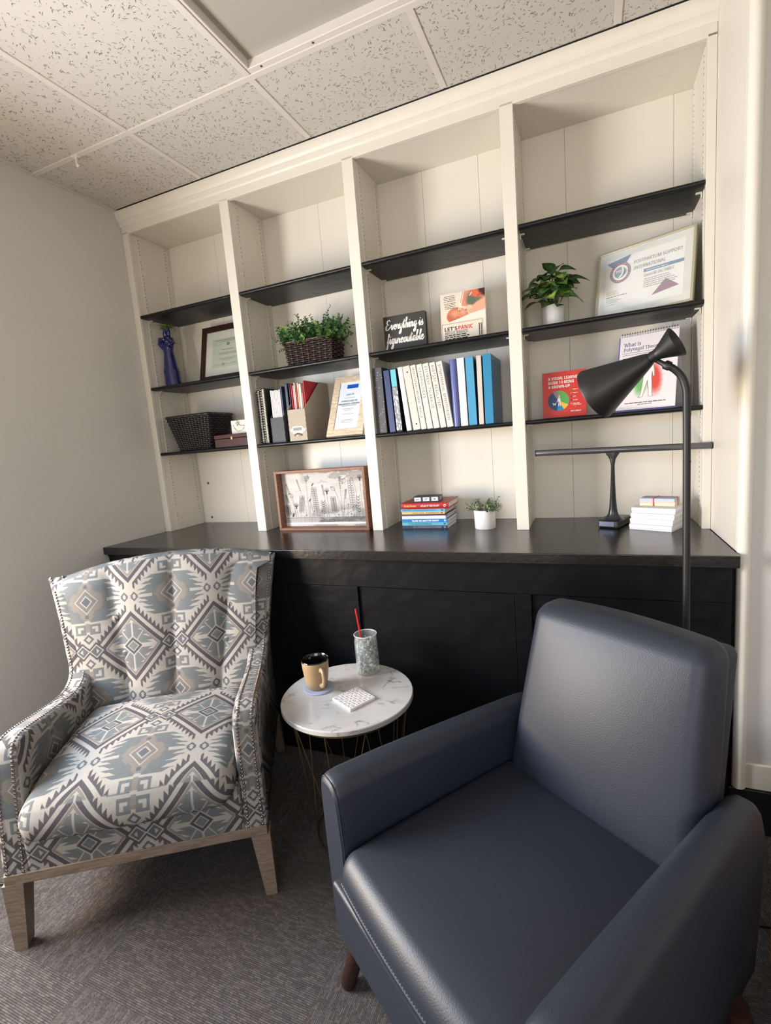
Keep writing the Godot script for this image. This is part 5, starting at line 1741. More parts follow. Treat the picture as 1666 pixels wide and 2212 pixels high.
func flower_print() -> StandardMaterial3D:
	var W := 720
	var H := 416
	var im := Image.create(W, H, false, Image.FORMAT_RGB8)
	var n := FastNoiseLite.new()
	n.seed = 6
	n.frequency = 0.006
	n.fractal_octaves = 4
	for y in H:
		for x in W:
			var a := n.get_noise_2d(x, y * 2.0)
			var g := 0.755 + 0.012 * sin(y * 0.35 + a * 9) + a * 0.05
			g -= clampf((a + 0.05) * 1.6, 0, 0.16) * clampf((95.0 - y) / 30.0, 0, 1) * clampf((x - 150) / 60.0, 0, 1)
			g -= clampf((a + 0.25) * 0.55, 0, 0.18) * clampf((y - 235) / 60.0, 0, 1) * clampf((x - 200 + a * 120) / 120.0, 0, 1)
			if y > 345 and y < 395: g -= 0.10 * clampf((x - 200) / 100.0 + a * 3, 0.25, 1.6)
			im.set_pixel(x, y, Color(g, g * 0.985, g * 0.965))
	var ink := Color(0.22, 0.22, 0.24)
	var r := RandomNumberGenerator.new()
	r.seed = 14
	for x in range(0, W, 6): cv_line(im, [Vector2(x, 352 + r.randf_range(-2, 2)), Vector2(x + r.randf_range(-1, 1), 384)], 1.3, ink.lerp(Color(0.7, 0.7, 0.7), r.randf() * 0.7))
	cv_line(im, [Vector2(0, 352), Vector2(180, 350), Vector2(400, 353), Vector2(W, 346)], 1.6, ink)
	cv_poly(im, PackedVector2Array([Vector2(0, 389), Vector2(480, 384), Vector2(W, 386), Vector2(W, 400), Vector2(0, 404)]), Color(0.86, 0.85, 0.83))
	# stems: (foot x, tip x, tip y, kind)
	for q in [[70, 22, 175, 0], [90, 34, 90, 1], [190, 132, 60, 1], [215, 212, 70, 2], [225, 268, 95, 3], [140, 165, 190, 4], [285, 275, 130, 4], [370, 350, 110, 1], [345, 345, 235, 5], [385, 385, 160, 6], [440, 432, 205, 4], [500, 455, 150, 2], [500, 502, 55, 1], [515, 545, 150, 1], [598, 585, 75, 4], [615, 560, 55, 7], [525, 590, 300, 2], [668, 665, 70, 6], [640, 640, 205, 5], [690, 690, 165, 1], [715, 712, 150, 4], [55, 75, 320, 1], [110, 105, 265, 6], [95, 82, 190, 2], [255, 232, 215, 3], [300, 330, 300, 8], [240, 262, 300, 8], [545, 555, 255, 8], [570, 575, 325, 8], [470, 468, 330, 8], [505, 520, 290, 8], [700, 702, 290, 8], [35, 25, 260, 4], [165, 190, 330, 8]]:
		var foot := Vector2(q[0], 350)
		var tip := Vector2(q[1], q[2])
		var path := smooth([foot, foot.lerp(tip, 0.35) + Vector2((q[0] - q[1]) * 0.25, 0), foot.lerp(tip, 0.7) + Vector2((q[0] - q[1]) * 0.18, 0), tip], 8)
		if q[3] == 7: path = smooth([foot, Vector2(628, 180), Vector2(610, 75), Vector2(575, 42), Vector2(545, 60)], 8)
		cv_line(im, path, 1.5, ink)
		match int(q[3]):
			0, 1:
				for i in 7:
					var p: Vector2 = path[path.size() - 1 - i * 1] + Vector2(0, i * 3.0)
					for s in [-1, 1]: cv_line(im, [p, p + Vector2(s * 8, -9)], 2.4, ink)
			2, 7:
				var d := Vector2(-0.5, 0.8) if q[3] == 7 else Vector2(0.45, -0.9) if q[1] > 200 and q[1] < 300 else Vector2(-0.7, -0.6) if q[1] < 500 else Vector2(0.6, -0.7)
				var e: Vector2 = (path[-1] if q[3] == 7 else tip) + d * 52
				var b: Vector2 = path[-1] if q[3] == 7 else tip
				var sd := Vector2(-d.y, d.x) * 17
				cv_line(im, smooth([b, b.lerp(e, 0.45) + sd, e], 8) , 1.9, ink)
				cv_line(im, smooth([b, b.lerp(e, 0.45) - sd, e], 8), 1.9, ink)
				cv_line(im, [b, e], 1.2, ink)
				for i in 5:
					var m := b.lerp(e, 0.2 + 0.14 * i)
					cv_line(im, [m, m + sd * 0.55 + d * 8], 1.0, ink)
			3:
				cv_oval(im, tip, Vector2(17, 5), -0.8, ink, 0.3)
			4:
				var steps := 12
				for i in steps:
					var m: Vector2 = path[path.size() - 1].lerp(foot, i / float(steps) * 0.78)
					for s in [-1, 1]: cv_line(im, arc2(m + Vector2(s * 12, -3), 9.5, 0, TAU, 14), 1.5, ink)
			5:
				for i in 6:
					var m := tip.lerp(foot, i * 0.15)
					for s in [-1, 1]: cv_line(im, smooth([m, m + Vector2(s * 9, -4), m + Vector2(s * 15, -15)], 4), 3.2, ink)
			6:
				for i in 9:
					var a := -PI / 2 + (i - 4) * 0.27
					cv_line(im, [tip, tip + Vector2.from_angle(a) * (34 - absf(i - 4) * 2)], 2.2, ink)
				cv_oval(im, tip + Vector2(0, 6), Vector2(7, 11), 0, ink, 0.3)
			8:
				cv_oval(im, tip, Vector2(5, 5), 0, ink, 0.3)
	return print_mat(im, 0.8)


# ---------------------------------------------------------------- third bay
func binder(label: String, tl: float, tr: float, bl: float, br: float, h: float, cover: Color, spine: Color, rough := 0.38, called := "ring_binder") -> Node3D:
	var w := (tr - tl + br - bl) / 2.0 - 0.0012
	var lean := atan2((tl + tr) / 2 - (bl + br) / 2, h)
	var low := absf(sin(lean)) * w / 2
	var t := thing(called, label, "binder", Vector3((bl + br) / 2, 1.3962 + low, -0.022), 0, "row of binders in the third bay")
	t.rotation.z = -lean
	var cm := mat(cover, rough)
	for s in [-1.0, 1.0]:
		part(t, "cover", MB.new().rbox(Vector3(0.0032, h, 0.235), Vector3(s * (w / 2 - 0.0016), h / 2, -0.121), 0.0014), cm)
	part(t, "spine", MB.new().rbox(Vector3(w, h, 0.0035), Vector3(0, h / 2, -0.00175), 0.0016), mat(spine, rough))
	part(t, "pages", MB.new().rbox(Vector3(w - 0.008, h - 0.012, 0.20), Vector3(0, h / 2, -0.112), 0.001), M.paper)
	return t


func bay_three() -> void:
	# small black sign with brush lettering
	var sg := thing("lettered_sign", "small black wooden block sign with white brush lettering", "sign", Vector3(-0.366, 1.7605, -0.100), 0.02)
	part(sg, "block", MB.new().rbox(Vector3(0.200, 0.162, 0.036), Vector3(0, 0.081, -0.018), 0.0015), mat(Color(0.17, 0.165, 0.16), 0.55))
	var ed := MB.new()
	for s in [-1.0, 1.0]: ed.rbox(Vector3(0.0014, 0.161, 0.0012), Vector3(s * 0.0994, 0.081, 0.0), 0.0004)
	part(sg, "worn_edge", ed, hexm("6b6359", 0.8))
	var bs := MB.new()
	brush_script(bs, "Everything is", 0.0215, 0.182, xf_at(Vector3(-0.091, 0.102, 0.0006)))
	brush_script(bs, "figureoutable", 0.0215, 0.178, xf_at(Vector3(-0.089, 0.040, 0.0006)))
	part(sg, "lettering", bs, M.white_ink)
	# book standing face out
	var bk := thing("baby_book", "white paperback with a photograph of a baby, standing face out", "book", Vector3(-0.097, 1.7615, -0.112))
	bk.rotation = Vector3(-0.07, 0.03, 0)
	part(bk, "pages", MB.new().rbox(Vector3(0.194, 0.213, 0.014), Vector3(0.0015, 0.1085, -0.009), 0.001), M.paper)
	for z in [0.0, -0.0175]:
		part(bk, "cover", MB.new().rbox(Vector3(0.198, 0.216, 0.0014), Vector3(0, 0.108, z - 0.0007), 0.0005), mat(Color(0.87, 0.83, 0.77), 0.35))
	part(bk, "spine", MB.new().rbox(Vector3(0.0014, 0.216, 0.019), Vector3(-0.0985, 0.108, -0.0092), 0.0005), mat(Color(0.87, 0.83, 0.77), 0.35))
	part(bk, "cover_photograph", MB.new().sheet(Vector3(-0.0985, 0.092, 0.0004), Vector3(0.197, 0, 0), Vector3(0, 0.123, 0)), baby_print())
	var bt := func(x: float, y: float) -> Transform3D: return xf_at(Vector3(x, y, 0.0006))
	letters(bk, "LET'S", 0.056, 0.0165, bt.call(-0.056, 0.064), M.ink, "Droid Sans", true)
	letters(bk, "PANIC", 0.064, 0.0165, bt.call(0.0095, 0.064), mat(Color(0.80, 0.10, 0.10), 0.5), "Droid Sans", true)
	letters(bk, "ABOUT BABIES!", 0.102, 0.0125, bt.call(-0.033, 0.047), M.ink)
	var bd := MB.new()
	for y in [0.034, 0.026, 0.018, 0.010]: dashes(bd, -0.084, y, 0.118, 1, 0.01, 0.0042, 0.0006)
	for k in 2:
		for i in 10: bd.sheet(Vector3(0.067 + 0.009 * k, 0.014 + i * 0.0058, 0.0006), Vector3(0.0055, 0, 0), Vector3(0, 0.0042, 0))
	bd.sheet(Vector3(-0.0955, 0.086, 0.0006), Vector3(0.180, 0, 0), Vector3(0, 0.0011, 0))
	bd.sheet(Vector3(-0.0955, 0.004, 0.0006), Vector3(0.0011, 0, 0), Vector3(0, 0.083, 0))
	bd.sheet(Vector3(0.0835, 0.004, 0.0006), Vector3(0.0011, 0, 0), Vector3(0, 0.083, 0))
	for i in 4: dashes(bd, -0.088, 0.203 - 0.007 * i, 0.062, 1, 0.01, 0.0022, 0.0006, true)
	for i in 4: dashes(bd, -0.086, 0.172 - 0.007 * i, 0.060, 1, 0.01, 0.0022, 0.0006, true)
	part(bk, "printed_lines", bd, M.ink)
	# binders, left to right
	var white := Color(0.84, 0.825, 0.80)
	var b1 := binder("charcoal binder with white specks, first in the row of binders", -0.503, -0.464, -0.503, -0.456, 0.296, Color(0.19, 0.19, 0.21), Color(0.235, 0.235, 0.255), 0.5)
	var sp := MB.new()
	for k in 34:
		var r := rng.randf_range(0.0007, 0.0015)
		sp.lathe([Vector2(r, 0.0), Vector2(r, 0.0004), Vector2(0, 0.0005)], 7, Transform3D(Basis(Vector3.RIGHT, PI / 2), Vector3(rng.randf_range(-0.019, 0.019), rng.randf_range(0.01, 0.286), 0.0)))
	part(b1, "specks", sp, M.white_ink, "stuff")
	binder("navy blue binder, second in the row of binders", -0.455, -0.427, -0.446, -0.415, 0.279, Color(0.13, 0.17, 0.33), Color(0.165, 0.22, 0.40))
	var b3 := binder("black binder with a crumpled silver spine and an aqua label at its top", -0.422, -0.394, -0.411, -0.381, 0.281, Color(0.05, 0.05, 0.055), Color(0.06, 0.06, 0.065))
	var cr := MB.new()
	var rows := []
	for i in 40:
		var row := PackedVector3Array()
		for j in 7: row.append(Vector3(-0.0125 + 0.025 * j / 6.0, 0.008 + 0.192 * i / 39.0, 0.0008 + rng.randf() * 0.0022))
		rows.append(row)
	cr.grid(rows, false, false, cr.newg())
	for i in range(0, cr.V.size(), 3):
		if (cr.V[i + 1] - cr.V[i]).cross(cr.V[i + 2] - cr.V[i]).z > 0:
			var v := cr.V[i + 1]; cr.V[i + 1] = cr.V[i + 2]; cr.V[i + 2] = v
	part(b3, "crumpled_insert", cr, mat(Color(0.60, 0.61, 0.64), 0.28, 0.5))
	part(b3, "aqua_label", MB.new().rbox(Vector3(0.0255, 0.076, 0.001), Vector3(0, 0.240, 0.0006), 0.0003), mat(Color(0.36, 0.72, 0.76), 0.5))
	binder("thin white binder leaning at the left of the white ones, without writing", -0.384, -0.365, -0.364, -0.336, 0.285, white, Color(0.88, 0.88, 0.88))
	var b5 := binder("cream binder with two dark rivets on its spine", -0.362, -0.328, -0.331, -0.294, 0.286, white, Color(0.80, 0.775, 0.735))
	for y in [0.258, 0.026]:
		part(b5, "rivet", MB.new().lathe([Vector2(0.0035, 0.0), Vector2(0.0035, 0.001), Vector2(0.0, 0.0013)], 14, Transform3D(Basis(Vector3.RIGHT, PI / 2), Vector3(0.002, y, 0.0))), hexm("2a231f", 0.4, 0.3))
	var pen := mat(Color(0.20, 0.17, 0.16), 0.7)
	for q in [["ORIENTATION/GENERAL SKILLS", -0.326, -0.300, -0.292, -0.267, 0.276, 0.007, 0.226], ["MINDFULNESS", -0.297, -0.270, -0.264, -0.237, 0.270, 0.008, 0.138], ["DISTRESS TOLERANCE", -0.269, -0.240, -0.234, -0.206, 0.273, 0.009, 0.188], ["EMOTION REGULATION", -0.237, -0.211, -0.203, -0.175, 0.272, 0.0095, 0.190], ["INTERPERSONAL EFFECTIVENESS", -0.207, -0.179, -0.172, -0.143, 0.272, 0.009, 0.245]]:
		var b := binder("white binder hand lettered " + q[0].to_lower() + " down its spine", q[1], q[2], q[3], q[4], 0.286, white, Color(0.83, 0.815, 0.785))
		var ink := MB.new()
		hand_caps(ink, q[0], q[6], q[7], 0.0012, Transform3D(Basis(Vector3(0, 0, 1), -PI / 2), Vector3(0, q[5], 0.0005)))
		part(b, "hand_lettering", ink, pen)
	# rounded periwinkle binder
	var pb := thing("ring_binder", "periwinkle blue binder with a rounded glossy spine", "binder", Vector3(-0.129, 1.3962, -0.022), 0, "row of binders in the third bay")
	pb.rotation.z = 0.014
	var arc := PackedVector2Array()
	for i in 13:
		var a := PI * i / 12
		arc.append(Vector2(cos(a) * 0.0145, sin(a) * 0.0125 - 0.0125))
	arc.append(Vector2(-0.0145, -0.20)); arc.append(Vector2(-0.0125, -0.20)); arc.append(Vector2(-0.0125, -0.013)); arc.append(Vector2(0.0125, -0.013)); arc.append(Vector2(0.0125, -0.20)); arc.append(Vector2(0.0145, -0.20))
	part(pb, "cover", MB.new().prism(arc, 0.0, 0.286, Transform3D(Basis(Vector3.RIGHT, -PI / 2) * Basis(Vector3(1, 0, 0), Vector3(0, -1, 0), Vector3(0, 0, 1)).inverse(), Vector3.ZERO) if false else Transform3D(Basis(Vector3(-1, 0, 0), Vector3(0, 0, 1), Vector3(0, 1, 0)), Vector3.ZERO)), mat(Color(0.36, 0.39, 0.62), 0.25))
	part(pb, "pages", MB.new().rbox(Vector3(0.023, 0.274, 0.18), Vector3(0, 0.143, -0.106), 0.001), M.paper)
	var b12 := binder("white binder with faint grey ruled lines on its spine", -0.1145, -0.0815, -0.110, -0.078, 0.287, white, Color(0.90, 0.885, 0.86))
	var rl := MB.new()
	for k in 15: rl.sheet(Vector3(-0.012 + rng.randf() * 0.004, 0.262 - k * 0.0135, 0.0004), Vector3(0.017, 0, 0), Vector3(0, 0.0011, 0))
	part(b12, "ruled_lines", rl, mat(Color(0.70, 0.69, 0.70), 0.8))
	binder("bright blue binder between the ruled white one and the thin pale grey one", -0.0775, -0.042, -0.074, -0.038, 0.287, Color(0.12, 0.34, 0.48), Color(0.30, 0.60, 0.76), 0.22)
	binder("thin pale grey binder between the two bright blue ones", -0.030, -0.008, -0.031, -0.009, 0.286, Color(0.16, 0.17, 0.20), Color(0.78, 0.755, 0.72))
	binder("bright blue binder at the right end of the row", -0.0035, 0.033, -0.0045, 0.032, 0.287, Color(0.11, 0.36, 0.50), Color(0.15, 0.51, 0.68), 0.28)
	# stack of books
	var bx := -0.315
	var stack := [
		["navy paperback at the bottom of the book stack", 0.0145, 0.222, 0.165, 0.0, Color(0.13, 0.18, 0.30), "SELF LOVE WORKBOOK FOR WOMEN", Color(0.62, 0.62, 0.66), 0.62, 0.05],
		["aqua paperback, second from the bottom of the book stack", 0.0150, 0.222, 0.17, 0.0, Color(0.34, 0.66, 0.74), "SET BOUNDARIES WORKBOOK", Color(0.12, 0.25, 0.38), 0.52, -0.10],
		["bright blue book lettered in white, third from the bottom of the stack", 0.0155, 0.224, 0.172, 0.001, Color(0.05, 0.45, 0.70), "GLAD NO MATTER WHAT", Color(0.92, 0.94, 0.96), 0.58, 0.02],
		["white spined paperback with a navy cover in the middle of the stack", 0.0155, 0.214, 0.165, -0.003, Color(0.80, 0.83, 0.90), "", Color(0.1, 0.15, 0.3), 0.5, 0.0],
		["thin navy booklet in the middle of the stack", 0.0070, 0.222, 0.165, 0.001, Color(0.12, 0.15, 0.24), "", Color.WHITE, 0.5, 0.0],
		["cream spined paperback with black lettering in the stack", 0.0110, 0.210, 0.16, -0.004, Color(0.82, 0.68, 0.42), "SOCIAL EVENTS", Color(0.25, 0.16, 0.08), 0.62, 0.06],
		["pale blue paperback right under the red book", 0.0140, 0.217, 0.155, -0.005, Color(0.36, 0.64, 0.78), "Adult Children of Emotionally Immature Parents", Color(0.10, 0.22, 0.40), 0.76, -0.08]]
	var y := CT
	for q in stack:
		var t := thing("stacked_book", q[0], "book", Vector3(bx + q[4], y, -0.040), rng.randf_range(-0.02, 0.02), "stack of books on the counter")
		var cm := mat(q[5], 0.4)
		part(t, "pages", MB.new().rbox(Vector3(q[2] - 0.002, q[1] - 0.002, q[3] - 0.003), Vector3(0.0006, q[1] / 2, -q[3] / 2), 0.0006), M.paper)
		for s in [0.0, 1.0]:
			part(t, "cover", MB.new().rbox(Vector3(q[2], 0.0009, q[3]), Vector3(0, 0.00045 + s * (q[1] - 0.0009), -q[3] / 2), 0.0004), cm if q[6] != "" or s == 0.0 else mat(Color(0.10, 0.14, 0.26), 0.4))
		part(t, "spine", MB.new().rbox(Vector3(q[2], q[1], 0.0014), Vector3(0, q[1] / 2, -0.0007), 0.0006), cm)
		if q[6] != "":
			letters(t, q[6], q[2] * q[8], q[1] * 0.52, xf_at(Vector3(q[2] * q[9], q[1] / 2, 0.0006)), mat(q[7], 0.6), "Droid Sans", q[6].begins_with("GLAD"))
			part(t, "spine_mark", MB.new().rbox(Vector3(0.009, q[1] * 0.55, 0.0006), Vector3(q[2] / 2 - 0.014, q[1] / 2, 0.0002), 0.0002), mat(q[7].lerp(q[5], 0.3), 0.6))
		y += q[1] + 0.0003
	var rb := thing("stacked_book", "large red hardback with gold and white lettering on top of the book stack", "book", Vector3(-0.306, y, -0.034), 0.015, "stack of books on the counter")
	var red := mat(Color(0.62, 0.11, 0.13), 0.42)
	part(rb, "pages", MB.new().rbox(Vector3(0.220, 0.0235, 0.182), Vector3(-0.001, 0.0145, -0.094), 0.001), M.paper)
	for s in [0.0, 1.0]:
		part(rb, "cover", MB.new().rbox(Vector3(0.229, 0.0025, 0.190), Vector3(0, 0.00125 + s * 0.0265, -0.095), 0.001), red)
	var sr := PackedVector2Array()
	for i in 9:
		var a := -PI / 2 + PI * i / 8
		sr.append(Vector2(cos(a) * 0.005, 0.0145 + sin(a) * 0.0145))
	sr.append(Vector2(-0.001, 0.029)); sr.append(Vector2(-0.001, 0.0))
	part(rb, "spine", MB.new().prism(sr, -0.1145, 0.1145, Transform3D(Basis(Vector3(0, 0, 1), Vector3(0, 1, 0), Vector3(-1, 0, 0)), Vector3.ZERO)), red)
	letters(rb, "Brené Brown", 0.058, 0.0095, xf_at(Vector3(-0.070, 0.0155, 0.0053)), mat(Color(0.90, 0.72, 0.32), 0.5), "Droid Serif", true)
	letters(rb, "ATLAS OF THE HEART", 0.090, 0.0075, xf_at(Vector3(0.026, 0.0150, 0.0053)), M.white_ink, "Droid Serif", true)
	var ol := MB.new()
	ol.ribbon(arc2(Vector2(0.096, 0.014), 0.0048, -0.6, TAU - 1.2, 20), 0.0016, xf_at(Vector3(0, 0, 0.0053)))
	ol.ribbon(arc2(Vector2(0.0985, 0.017), 0.0030, 0.2, 4.0, 14), 0.0012, xf_at(Vector3(0, 0, 0.0053)))
	part(rb, "spine_mark", ol, M.white_ink)
	# small box of cards on the stack
	var cb := thing("card_box", "small dark box with three white pictures on its side, on the red book", "box", Vector3(-0.305, y + 0.0292, -0.088), 0.06)
	part(cb, "box", MB.new().rbox(Vector3(0.122, 0.026, 0.072), Vector3(0, 0.013, 0), 0.0012), mat(Color(0.16, 0.18, 0.25), 0.45))
	for k in 3:
		part(cb, "picture", MB.new().rbox(Vector3(0.031, 0.0175, 0.0006), Vector3(-0.041 + 0.041 * k, 0.0135, 0.0362), 0.0002), mat(Color(0.84, 0.85, 0.87), 0.5))
	var sc := MB.new()
	for k in 3:
		for i in 7:
			var c := Vector2(-0.041 + 0.041 * k + rng.randf_range(-0.010, 0.010), 0.0135 + rng.randf_range(-0.004, 0.004))
			sc.ribbon(arc2(c, rng.randf_range(0.001, 0.003), 0, rng.randf_range(2, 6), 8), 0.0012, xf_at(Vector3(0, 0, 0.0368)))
	part(cb, "printed_lines", sc, mat(Color(0.28, 0.30, 0.36), 0.6))
	part(cb, "side_label", MB.new().rbox(Vector3(0.0006, 0.018, 0.045), Vector3(0.0612, 0.0135, 0), 0.0002), mat(Color(0.62, 0.63, 0.66), 0.5))
	# white pot with a small bushy plant
	var pp := Vector3(-0.033, CT, -0.050)
	var pt := thing("plant_pot", "small white cylindrical pot on the counter beside the book stack", "pot", pp)
	part(pt, "pot", MB.new().lathe([Vector2(0.0, 0.0), Vector2(0.0435, 0.0), Vector2(0.0455, 0.003), Vector2(0.0475, 0.082), Vector2(0.0468, 0.084), Vector2(0.0445, 0.082), Vector2(0.043, 0.066), Vector2(0.0, 0.066)], 56), M.pot)
	part(pt, "soil", MB.new().lathe([Vector2(0.043, 0.069), Vector2(0.0, 0.072)], 32), hexm("2c241d", 0.95))
	var gp := thing("small_bush", "small grey green leafy bush in the cylindrical pot beside the books", "plant", pp + Vector3(0, 0.07, 0))
	var st := MB.new()
	var lf := MB.new()
	var leaf := leaf_mesh(1.0, 0.34, 0.12, 3)
	var cols := [Color(0.13, 0.19, 0.10), Color(0.20, 0.27, 0.14), Color(0.28, 0.34, 0.18), Color(0.09, 0.14, 0.08), Color(0.34, 0.40, 0.24)]
	for k in 40:
		var a := rng.randf() * TAU
		var rr := sqrt(rng.randf()) * 0.034
		var d := Vector3(cos(a) * rr / 0.034 * 0.95, rng.randf_range(0.35, 1.0), sin(a) * rr / 0.034 * 0.8)
		sprig(st, lf, Vector3(cos(a) * rr, 0.0, sin(a) * rr), d, rng.randf_range(0.045, 0.075), leaf, 0.0155, cols)
	part(gp, "stems", st, hexm("3d4a2a", 0.7), "stuff")
	part(gp, "foliage", lf, M.leaf, "stuff")


func baby_print() -> StandardMaterial3D:
	var W := 360
	var H := 226
	var im := Image.create(W, H, false, Image.FORMAT_RGB8)
	im.fill(Color(0.86, 0.82, 0.76))
	cv_poly(im, PackedVector2Array([Vector2(176, 0), Vector2(360, 0), Vector2(360, 150), Vector2(250, 130), Vector2(170, 110), Vector2(160, 60)]), Color(0.82, 0.56, 0.46))
	cv_oval(im, Vector2(275, 60), Vector2(78, 50), 0.4, Color(0.42, 0.44, 0.36), 0.5)
	cv_oval(im, Vector2(250, 85), Vector2(52, 45), 0.5, Color(0.38, 0.42, 0.35), 0.5)
	cv_oval(im, Vector2(290, 22), Vector2(62, 44), 0.3, Color(0.80, 0.42, 0.31), 0.3)
	cv_oval(im, Vector2(348, 14), Vector2(40, 60), -0.5, Color(0.24, 0.15, 0.16), 0.4)
	cv_line(im, smooth([Vector2(300, 50), Vector2(318, 44), Vector2(330, 34)], 6), 7.0, Color(0.72, 0.24, 0.20))
	cv_line(im, smooth([Vector2(304, 12), Vector2(318, 16), Vector2(330, 12)], 6), 3.0, Color(0.35, 0.18, 0.16))
	cv_oval(im, Vector2(330, 125), Vector2(95, 45), -0.35, Color(0.88, 0.66, 0.54), 0.25)
	cv_oval(im, Vector2(120, 176), Vector2(78, 66), -0.25, Color(0.72, 0.40, 0.30), 0.18)
	cv_oval(im, Vector2(164, 176), Vector2(66, 54), 0.1, Color(0.80, 0.52, 0.41), 0.3)
	cv_oval(im, Vector2(112, 158), Vector2(56, 44), 0.2, Color(0.87, 0.61, 0.49), 0.85)
	cv_oval(im, Vector2(180, 160), Vector2(34, 26), 0.2, Color(0.88, 0.63, 0.52), 0.8)
	cv_oval(im, Vector2(206, 148), Vector2(15, 9), 0.5, Color(0.86, 0.56, 0.47), 0.4)
	cv_oval(im, Vector2(255, 152), Vector2(56, 40), 0.5, Color(0.85, 0.66, 0.54), 0.3)
	cv_oval(im, Vector2(232, 130), Vector2(26, 22), 0.2, Color(0.92, 0.77, 0.66), 0.5)
	for k in 4: cv_oval(im, Vector2(216 + 3 * k, 126 + 8 * k), Vector2(10, 5), 0.4, Color(0.90, 0.72, 0.60), 0.4)
	cv_line(im, smooth([Vector2(140, 138), Vector2(148, 147), Vector2(160, 147)], 6), 2.4, Color(0.42, 0.20, 0.17))
	cv_line(im, smooth([Vector2(212, 140), Vector2(202, 145), Vector2(210, 152)], 6), 3.0, Color(0.55, 0.22, 0.20))
	cv_line(im, arc2(Vector2(138, 202), 12, 2.6, 6.6, 14), 3.0, Color(0.58, 0.28, 0.22))
	cv_line(im, smooth([Vector2(215, 170), Vector2(222, 184), Vector2(206, 196)], 6), 2.5, Color(0.62, 0.34, 0.27))
	for k in 2:
		cv_line(im, [Vector2(178 + 14 * k, 0), Vector2(146 + 14 * k, 140)], 6.0, Color(0.97, 0.90, 0.84))
	cv_line(im, [Vector2(240, 40), Vector2(256, 18)], 5.0, Color(0.98, 0.95, 0.92))
	cv_poly(im, PackedVector2Array([Vector2(50, 226), Vector2(150, 205), Vector2(250, 178), Vector2(360, 166), Vector2(360, 226)]), Color(0.90, 0.87, 0.83))
	return print_mat(im, 0.35)


